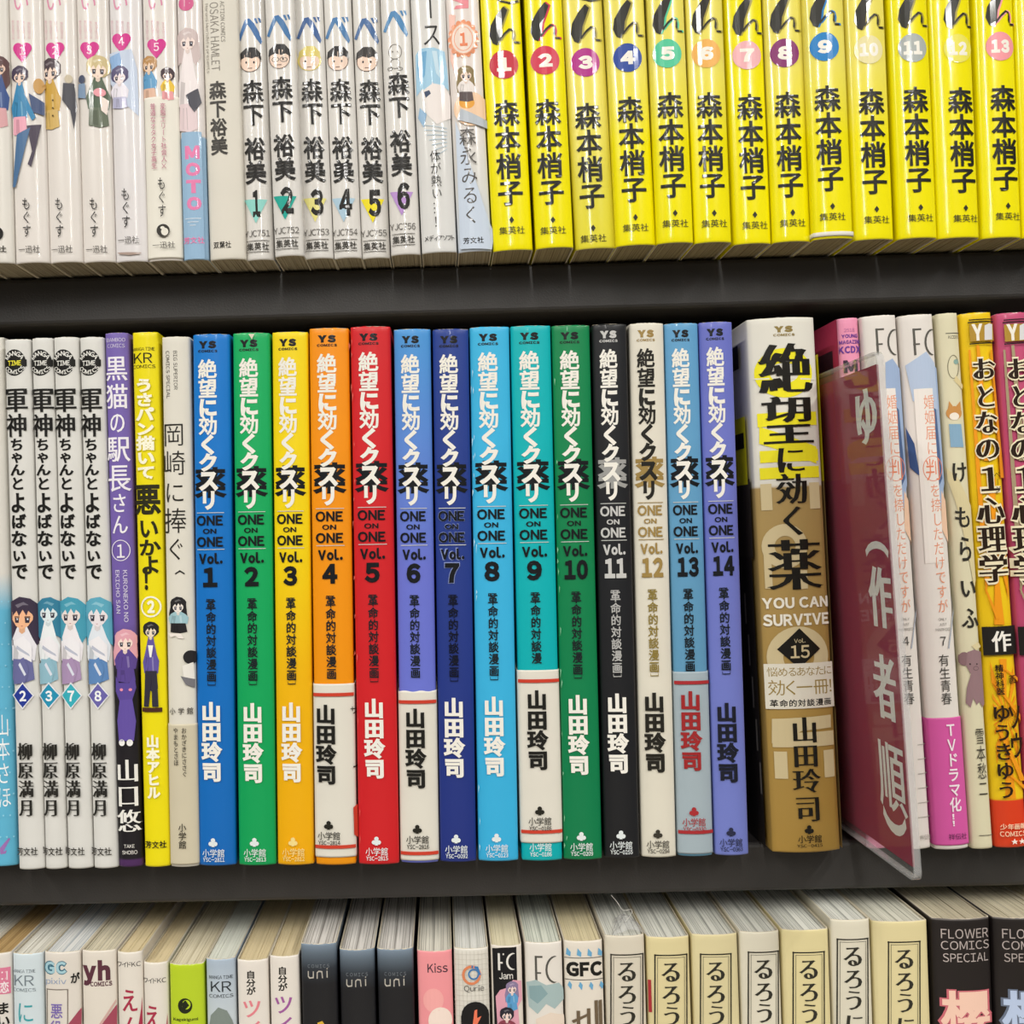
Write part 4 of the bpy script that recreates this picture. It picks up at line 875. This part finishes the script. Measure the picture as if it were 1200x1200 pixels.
B.ht('yh', 96, 129, 1125, 1155, '#5c3440', .07, 'emblem'); B.ht('COMICS', 106, 131, 1150, 1155.5, '#5c3440', .04, 'emblem'); B.poly([(118, 1202), (136, 1178), (136, 1215), (118, 1215)], '#a04a5c'); B.poly([(115, 1202), (135, 1172), (135.5, 1175), (118, 1203)], '#cda8a0'); B.flush()
for i, (a, b, y, ex, ey, t, lab) in enumerate([(135.6, 165.8, 1116.8, 152, 1157, 'え', 'slim white comic with a crimson brush title, the taller of the pair'), (166.4, 195.6, 1129, 179, 1176, 'え', 'slim white comic with a crimson brush title, the shorter of the pair')]):
    B = lb(a, b, y, lab, 'pair of slim white comics with crimson titles', '#e2dbd0', pages=TAN, gloss=.3)
    B.ht('ワイドKC', a+1, b-1.5, ey-30, ey-24, K, .0, 'emblem'); B.vt(t, ex, ey, ey+30, 20, '#a8344c', .01, bx=.03); B.vt('ん', ex+2, ey+32, ey+58, 20, '#a8344c', .01, bx=.03); B.poly([(b-1, ey+26), (b, ey+12), (b+1, ey+60), (b-6, ey+60)], '#a8344c'); B.flush()
B = lb(197, 238, 1131, 'lime green comic with a torn head and a black round emblem', None, '#b7ce2c', pages=CRM, gloss=.3)
B.disc(217, 1178.5, 8.5, 9, '#24281a', 'emblem'); B.disc(218.5, 1177, 5, 5.5, '#b7ce2c', 'emblem'); B.poly([(212, 1174), (218, 1172), (222, 1178), (216, 1184)], '#24281a', 'emblem'); B.ht('Kagekigumi', 203, 232, 1192.5, 1197, '#24281a', .02, 'small_lettering'); B.ht('comics', 207, 228, 1199, 1203, '#24281a', .02, 'small_lettering')
B.root['label'] = 'lime green comic with a black round emblem'
B.flush()
B = lb(240, 274.6, 1124.8, 'blue-grey and white comic with slim black capitals beside the lime green one', None, [(0, '#c4ced4'), (.9, '#c4ced4'), (1, '#a9b8c8')], pages=('#e4e7da', '#d4d7ca'), gloss=.3)
KRb(B, 259, 1143, '#33383c'); B.poly([(243, 1215), (247, 1190), (256, 1180), (266, 1184), (272, 1196), (277, 1215)], '#7f8a84'); B.flush()
for i, (a, b, y, cc, lab) in enumerate([(276.6, 313.4, 1126, '#e0838c', 'white comic with pink diagonal title strokes'), (314.8, 349.6, 1121.4, '#a05c9c', 'white comic with violet diagonal title strokes')]):
    B = lb(a, b, y, lab, 'pair of white comics with coloured katakana titles', '#e3dcd3', pages=TAN, gloss=.3)
    m = (a+b)/2; B.vt('自分が', m-1, y+11, y+40, 11, '#2a2824', .03, name='small_lettering'); B.vt('ツイ', m-1+1.5, y+43, y+93, 24, cc, .005, bx=.02); B.flush()
for i, (a, b, y, lab) in enumerate([(351.4, 394, 1107, 'black-and-slate comic with thin pale letters, left one of three'), (397, 438.6, 1113.8, 'black-and-slate comic with thin pale letters, middle one of three'), (441.2, 484.2, 1113.2, 'black-and-slate comic with thin pale letters, right one of three')]):
    B = lb(a, b, y, lab, 'three black-and-slate comics on the bottom shelf', [(0, '#202023'), (.93, '#202023'), (.958, '#31363d'), (.982, '#5c6874'), (1, '#7c8c9c')], pages=('#e6e2dc', '#918c86'), gloss=.35)
    m = (a+b)/2; uy = y+(29 if i == 0 else 32)
    B.ht('COMICS', m-12, m+13, uy-6, uy-2, '#868c92', -.01, 'small_lettering', gap=.4)
    wy = '#b8b2a8'; u = m-12
    B.poly([(u, uy+2), (u+1.2, uy+2), (u+1.2, uy+8), (u+3, uy+9.4), (u+6, uy+8.5), (u+6, uy+2), (u+7.2, uy+2), (u+7.2, uy+10), (u+2, uy+11), (u, uy+8.6)], wy, 'emblem')
    B.poly([(u+10.5, uy+10.6), (u+10.5, uy+3), (u+13, uy+1), (u+17, uy+1.6), (u+18, uy+10), (u+16.8, uy+10), (u+16, uy+3), (u+13, uy+2.6), (u+11.7, uy+4), (u+11.7, uy+10.6)], wy, 'emblem'); B.rect(u+22, u+23.2, uy+1.5, uy+9.5, wy, 'emblem'); B.rect(u+22, u+23.2, uy-1.5, uy-.2, wy, 'emblem')
    if i == 0: B.poly([(372, 1198), (378, 1196), (382, 1203), (374, 1205)], '#d8b040', 'title_lettering')
    B.flush()
B = lb(488.4, 529.6, 1115.4, 'pink comic with small dark serif letters on the bottom shelf', None, '#ee979c', pages=('#eae6d8', '#a8a49a'), gloss=.35)
B.ht('Kiss', 501, 524.5, 1128.5, 1139.5, '#4a3440', .01, 'emblem'); B.disc(508, 1172, 12, 14, '#f0a8a6'); B.disc(516, 1196, 14, 16, '#f0dcd0'); B.flush()
B = lb(531.6, 572.4, 1112.4, 'white checked comic with a blue and orange ring emblem', None, '#dedad0', pages=('#ecece6', '#bebeb6'), gloss=.35)
for q in range(9): B.rect(533.5+q*4.6, 533.9+q*4.6, 1114, 1215, '#c8c4b8', 'pattern_print')
for q in range(16): B.rect(532, 574, 1118+q*6, 1118.4+q*6, '#c8c4b8', 'pattern_print')
B.ring(552.5, 1142, 11, 11.5, 3, '#d8845c'); B.poly([(552.5, 1130.5), (560, 1132), (563.5, 1142), (560.5, 1142), (558, 1135), (552.5, 1133.5)], '#3f78b0', 'emblem'); B.ring(555, 1141, 6.5, 6.5, 1.8, '#3f78b0')
B.ht('Qurie', 544, 567, 1154, 1162, '#3a3a3a', -.004, 'emblem'); B.disc(557, 1190, 16, 17, '#1e1d1e'); B.rect(541, 573, 1190, 1215, '#1e1d1e'); B.poly([(556, 1183), (559, 1182), (559, 1192), (564, 1190), (560, 1198), (555, 1206), (554, 1200)], '#e87858'); B.flush()
B = lb(575, 611.6, 1109, 'white comic with a black panel of tall white letters and a mauve-haired woman', None, '#e0d8cc', pages=('#eae1c0', '#dad0ae'), gloss=.32)
B.poly([(577, 1112), (605, 1107.5), (607.5, 1200), (610, 1215), (580, 1215)], '#1d1c1e', 'printed_label')
B.rect(583.5, 586, 1117, 1137, '#e0ddd6', 'emblem'); B.rect(583.5, 590.5, 1117, 1119, '#e0ddd6', 'emblem'); B.rect(583.5, 589, 1127, 1129, '#e0ddd6', 'emblem')
pts = [(601-8*math.cos(t_), 1126.5-10*math.sin(t_)) for t_ in [x_*math.pi/10 for x_ in range(-5, 6)]]; B.poly(pts+[(px+2.4, 1126.5+(py-1126.5)*.9) for px, py in reversed(pts)], '#e0ddd6', 'emblem'); B.ht('Jam', 585, 601, 1139.5, 1147, '#e0ddd6', .01, 'emblem')
B.poly([(581, 1168), (586, 1160), (594, 1157), (601, 1148), (611, 1150), (612, 1172), (607, 1180), (610, 1215), (584, 1215)], '#dca0b0'); B.figure(600, 1150, 1184, 15, '#8c7c9c', '#f0d8d0', '#5c9ccc', '#5c9ccc'); B.figure(594, 1180, 1216, 22, '#2c2a34', '#f0d8d0', '#8a4050', '#8a4050', long=False); B.flush()
B = lb(615, 659, 1105.4, 'white comic with tall grey capitals over a teal watercolour wash', None, '#e3ddd4', pages=('#e6eadc', '#a8aea2'), gloss=.35)
g_ = '#57554f'
B.rect(627, 629.5, 1120, 1152.5, g_, 'emblem'); B.rect(627, 635.5, 1120, 1122.2, g_, 'emblem'); B.rect(627, 634, 1139, 1141, g_, 'emblem')
pts = [(650-11*math.cos(t_), 1136-16*math.sin(t_)) for t_ in [x_*math.pi/10 for x_ in range(-5, 6)]]; B.poly(pts+[(px+2.4, 1136+(py-1136)*.93) for px, py in reversed(pts)], g_, 'emblem')
B.poly([(617, 1152), (628, 1148), (640, 1154), (655, 1152), (660, 1158), (661, 1172), (650, 1182), (640, 1176), (630, 1188), (620, 1180)], '#a4b8b8'); B.poly([(620, 1156), (634, 1154), (642, 1164), (630, 1176), (621, 1170)], '#86a2a6'); B.poly([(628, 1194), (645, 1186), (661, 1190), (662, 1215), (630, 1215)], '#e2d2c2'); B.flush()
B = lb(661, 706.6, 1103.6, 'white comic with black stencil capitals between rows of blue leaves', None, '#e2dacd', pages=('#e2d5ae', '#c8ba94'), gloss=.35)
B.ht('GFC', 664, 706, 1127, 1144, '#1f1e1c', .06, 'emblem', gap=.04); B.rect(662, 706.5, 1122, 1122.8, '#4a4844', 'emblem'); B.rect(662, 707.5, 1147.5, 1148.3, '#4a4844', 'emblem')
for q in range(4):
    x = 663.5+q*12.3
    B.poly([(x, 1119), (x+1, 1111), (x+5.5, 1116), (x+5, 1121)], '#6aa6cc', 'emblem'); B.poly([(x+4, 1150), (x+7, 1154), (x+6, 1160), (x+2, 1155)], '#6aa6cc', 'emblem')
for q, (x, y0) in enumerate([(676, 1184), (688, 1181), (697, 1172), (702, 1172)]): B.rect(x, x+4, y0, 1215, '#6c5c48')
B.poly([(670, 1196), (690, 1186), (690, 1189), (672, 1199)], '#6c5c48'); B.flush()
ru = [(708.6, 756, 1097.6, '#d6cebc', 'crumpled clear film on its head'), (758, 808.6, 1099, '#dccf9e', 'small red mark on its edge'), (811, 865.4, 1096, '#dcd0a2', 'third of the seven from the left'), (867.2, 914.6, 1093, '#dcd6c2', 'middle one of the seven'),
      (917, 972.4, 1090.6, '#dccf9c', 'fifth of the seven from the left'), (974.2, 1021, 1079, '#dad4c0', 'tallest and palest of the seven'), (1023.6, 1088.6, 1080.6, '#dccf9e', 'widest of the seven, beside the black comics')]
for i, (a, b, y, cc, lab) in enumerate(ru):
    B = lb(a, b, y, 'cream comic with ruled black title frame, '+lab, 'cream framed-title volumes on the bottom shelf', cc, pages=('#e8e8de', '#a8a9a0') if i != 6 else ('#e2e0d0', '#b4b2a2'), gloss=.45, bulge=.0012)
    lx = [715.5, 767, 820.5, 876.5, 929, 981, 1040.5][i]; rx = [754.5, 806, 857.5, 913.5, 967, 1018.5, 1079][i]; fy = [1118, 1118.5, 1117.5, 1115, 1115.3, 1100, 1103][i]
    B.frame(lx, rx, fy, 1222, 1.5, '#2c2a24', 'title_frame'); B.frame(lx+3.4, rx-3.4, fy+3.4, 1222, .5, '#5c584c', 'title_frame')
    m = (lx+rx)/2; B.run([('る', fy+6, fy+34, 25), ('ろ', fy+33, fy+60, 24), ('う', fy+58, fy+85, 24), ('に', fy+86, fy+112, 22)], m-.5, '#33312a', -.008, bx=.045)
    if i == 1: B.rect(a+2.4, a+6, 1149, 1187, '#a8343a', 'illustration')
    B.flush()
for i, (a, b, y, tc_, lab) in enumerate([(1093.4, 1162.6, 1077.6, '#f0c8b4', 'black comic with grey capitals and a peach title glyph, bottom right'), (1165.4, 1236, 1076.4, '#b8c8e4', 'black comic with grey capitals and a pale blue title glyph, bottom right corner')]):
    B = lb(a, b, y, lab, 'pair of black comics at the bottom right', [(0, '#241f1e'), (.996, '#241f1e'), (1, '#7a7470')], pages=('#dcd2b6', '#bcb298'), gloss=.4, bulge=.0016)
    o = 72*i
    B.ht('FLOWER', 1104+o, 1159+o, 1088.5, 1099.5, '#b8aca8', .0, 'emblem', gap=.12); B.ht('COMICS', 1104+o, 1160+o, 1102.5, 1112.5, '#b8aca8', .0, 'emblem', gap=.12); B.ht('SPECIAL', 1106+o, 1159+o, 1117, 1127, '#b8aca8', .0, 'emblem', gap=.12)
    B.vt('櫻', 1133+o, 1160, 1214, 58, '#c86a74' if i == 0 else '#6a7488', .06); B.vt('櫻', 1133+o, 1160, 1214, 56, tc_, .03); B.flush()

# ------------------------------------------------------------------ the rows run on a little past the frame, so light falls on the boards as it does in view
for q in range(4):
    x = -34-q*44
    tb(x-42, x, x-34, x+8, 308, 'white comic further along the top shelf, outside the picture', 'comics past the end of the top row', '#dfdbd3').flush()
    x = 1238+q*48
    tb(x, x+46, x+11, x+57, 276.5, 'yellow comic further along the top shelf, outside the picture', 'yellow comics past the end of the top row', YE).flush()
for q in range(3):
    x = -24-q*46
    lb(x-44, x, 1119+q, 'cream comic further along the bottom shelf, outside the picture', 'comics past the end of the bottom row', '#dfd9d2', pages=[GRY, TAN, CRM][q]).flush()
    x = 1238+q*66
    lb(x, x+63, 1077-q, 'black comic further along the bottom shelf, outside the picture', 'dark comics past the end of the bottom row', '#241f1e').flush()
    x = -38-q*40
    mb((x-36, 396), (x, 395), (x-20, 1016.5), (x+16, 1016), 'white comic further along the middle shelf, outside the picture', 'comics past the end of the middle row', '#dedbd2').flush()
# ------------------------------------------------------------------ the index plate
def onplane(px, py, p0, nrm):
    d = ray(px, py); return d*(p0.dot(nrm)/d.dot(nrm))
A = PY(1031, 411, .307); Bq = PY(1076.5, 1034, .307); mid_ = (A+Bq)/2
upv = (A-Bq).normalized(); inv = Vector((0, 1, 0)); inv = (inv-upv*inv.dot(upv)).normalized(); nrm = upv.cross(inv).normalized()
if nrm.x > 0: nrm = -nrm                      # faces left, towards the camera's side
pl = empty('index_plate', Bq); tag(pl, 'plum-red index plate in a clear sleeve with white vertical writing, standing out between the comics', 'sign')
Hh = (A-Bq).length; Dd = .095
def sheet(name, u0, u1, v0, v1, off, th, m, r, nseg=6):
    """rounded sheet: u into the shelf, v up, off along the normal"""
    pts = []
    for (cu, cv, a0) in ((u0+r, v0+r, 180), (u1-r, v0+r, 270), (u1-r, v1-r, 0), (u0+r, v1-r, 90)):
        for k in range(nseg+1):
            a = math.radians(a0+90*k/nseg); pts.append((cu+r*math.cos(a), cv+r*math.sin(a)))
    n = len(pts); V = [inv*u+upv*v_+nrm*(off+th/2) for u, v_ in pts]+[inv*u+upv*v_+nrm*(off-th/2) for u, v_ in pts]
    Fc = [tuple(range(n)), tuple(range(2*n-1, n-1, -1))]+[(i, n+i, n+(i+1) % n, (i+1) % n) for i in range(n)]
    o = link(name, V, Fc, [m], pl); bm = bmesh.new(); bm.from_mesh(o.data); bmesh.ops.recalc_face_normals(bm, faces=bm.faces[:]); bm.to_mesh(o.data); bm.free(); return o
clr = clear_mat('clear_plastic', (.97, .975, .97, 1), .975)
sheet('front_sheet', 0, Dd, 0, Hh, .0009, .0004, clr, .003); sheet('back_sheet', 0, Dd, 0, Hh, -.0009, .0004, clr, .003)
sheet('insert_card', .0022, Dd-.001, .0036, Hh-.0036, 0, .0004, mat('#9c1a42', .5), .0006)
frost = clear_mat('plastic_edge', (.95, .95, .95, 1), .80, .10)
def rim_frame(o, i, th):
    """welded rim of the sleeve: a rounded frame o..i metres wide"""
    def loop(k, r):
        pts = []
        for (cu, cv, a0) in ((k+r, k+r, 180), (Dd-k-r, k+r, 270), (Dd-k-r, Hh-k-r, 0), (k+r, Hh-k-r, 90)):
            for q in range(7):
                a = math.radians(a0+15*q); pts.append((cu+r*math.cos(a), cv+r*math.sin(a)))
        return pts
    A_, B_ = loop(o, .003), loop(i, .002); n = len(A_); V = []
    for off in (th/2, -th/2):
        for P_ in (A_, B_): V += [inv*u+upv*w+nrm*off for u, w in P_]
    Fc = []
    for k in range(n):
        j = (k+1) % n
        Fc += [(k, j, n+j, n+k), (2*n+k, 3*n+k, 3*n+j, 2*n+j), (k, 2*n+k, 2*n+j, j), (n+k, n+j, 3*n+j, 3*n+k)]
    o_ = link('sleeve_rim', V, Fc, [frost], pl); bm = bmesh.new(); bm.from_mesh(o_.data); bmesh.ops.recalc_face_normals(bm, faces=bm.faces[:]); bm.to_mesh(o_.data); bm.free()
rim_frame(-.0001, .0006, .0022)
def rim(name, o1, w, z0):
    sheet(name, o1, o1+w, z0+.004, Hh-.004, 0, .0020, clr, .0002)
V, T = [], []
def plate_glyph(c, x0, x1, y0, y1, bold=.005, bx=.055, rot=False):
    # corners of the glyph's ink box, read off the photograph, put on the card's own plane
    P0 = mid_+nrm*.0003
    def uv(px, py):
        q = onplane(px, py, P0, nrm)-Bq; return q.dot(inv), q.dot(upv)
    xm, ym = (x0+x1)/2, (y0+y1)/2
    uc, _ = uv(xm, ym); ua, _ = uv(x0, ym); ub, _ = uv(x1, ym); _, va = uv(xm, y0); _, vb = uv(xm, y1)
    v_, t_ = bold_glyph(c, .018 if c == '順' else bx, bold)
    pts = [((y-.38), -(x-.5), d) if rot else (x, y, d) for x, y, d in v_]
    a, b = min(p[0] for p in pts), max(p[0] for p in pts); c0, c1 = min(p[1] for p in pts), max(p[1] for p in pts)
    o = len(V)
    for x, y, d in pts:
        # picture-left is deeper into the shelf, so u runs down as x runs right
        u = ua+(ub-ua)*(x-a)/(b-a); v2 = vb+(va-vb)*(y-c0)/(c1-c0)
        V.append(inv*u+upv*v2+nrm*(.00035-d*.00004))
    T.extend(tuple(o+i for i in f) for f in t_)
plate_glyph('ゆ', 1003, 1028, 455, 521); plate_glyph('（', 1014, 1041, 634, 653, rot=True); plate_glyph('作', 1018, 1045, 664, 735); plate_glyph('者', 1023, 1050, 768, 842)
plate_glyph('順', 1030, 1061, 873, 950); plate_glyph('）', 1036, 1062, 952, 978, rot=True)
link('index_lettering', V, T, [mat('#f4f1ea', .4)], pl)

# ------------------------------------------------------------------ crumpled clear film and loose thread on the first cream volume
fr = empty('plastic_film', PY(736, 1092, .352)); tag(fr, 'crumpled scrap of clear film with a loose thread on the head of a cream comic', 'wrapper')
rg = random.Random(4); V, Fc = [], []; nx_, ny_ = 14, 9
for j in range(ny_):
    for i in range(nx_):
        u, w = i/(nx_-1)-.5, j/(ny_-1); V.append((u*.0125*(1-.45*w), -.005+w*.014, .0006+.0035*max(0, 1-(2*u)**2)*(.55+.45*math.sin(w*3))*(1 if 0 < i < nx_-1 else .2)+rg.uniform(-.0003, .0003)))
for j in range(ny_-1):
    for i in range(nx_-1): a = j*nx_+i; Fc.append((a, a+1, a+nx_+1, a+nx_))
link('film', V, Fc, [clear_mat('crumpled_film', (.97, .97, .97, 1), .72, .15)], fr)
cu = bpy.data.curves.new('thread', 'CURVE'); cu.dimensions = '3D'; cu.bevel_depth = .00009; cu.bevel_resolution = 1
base = PY(736, 1092, .352)
sp = cu.splines.new('NURBS'); pts = [(741, 1082, .350), (735, 1076, .349), (727, 1070, .352), (722, 1060, .356), (719, 1052, .3562), (717, 1048, .3565)]
pts = [(733, 1080, .350), (740, 1072, .350), (742, 1065, .353), (737, 1066, .354), (730, 1068, .354), (726, 1062, .355), (723, 1056, .3558), (716, 1049, .356)]
sp.points.add(len(pts)-1)
for q, p in zip(sp.points, pts): w = PY(*p)-base; q.co = (w.x, w.y, w.z, 1)
sp.use_endpoint_u = True
t_ = bpy.data.objects.new('t', cu); COL.objects.link(t_); bpy.context.view_layer.update()
me = bpy.data.meshes.new_from_object(t_.evaluated_get(bpy.context.evaluated_depsgraph_get())); bpy.data.objects.remove(t_)
me.materials.append(mat('#d8d6d0', .3)); o = bpy.data.objects.new('thread', me); COL.objects.link(o); o.parent = fr
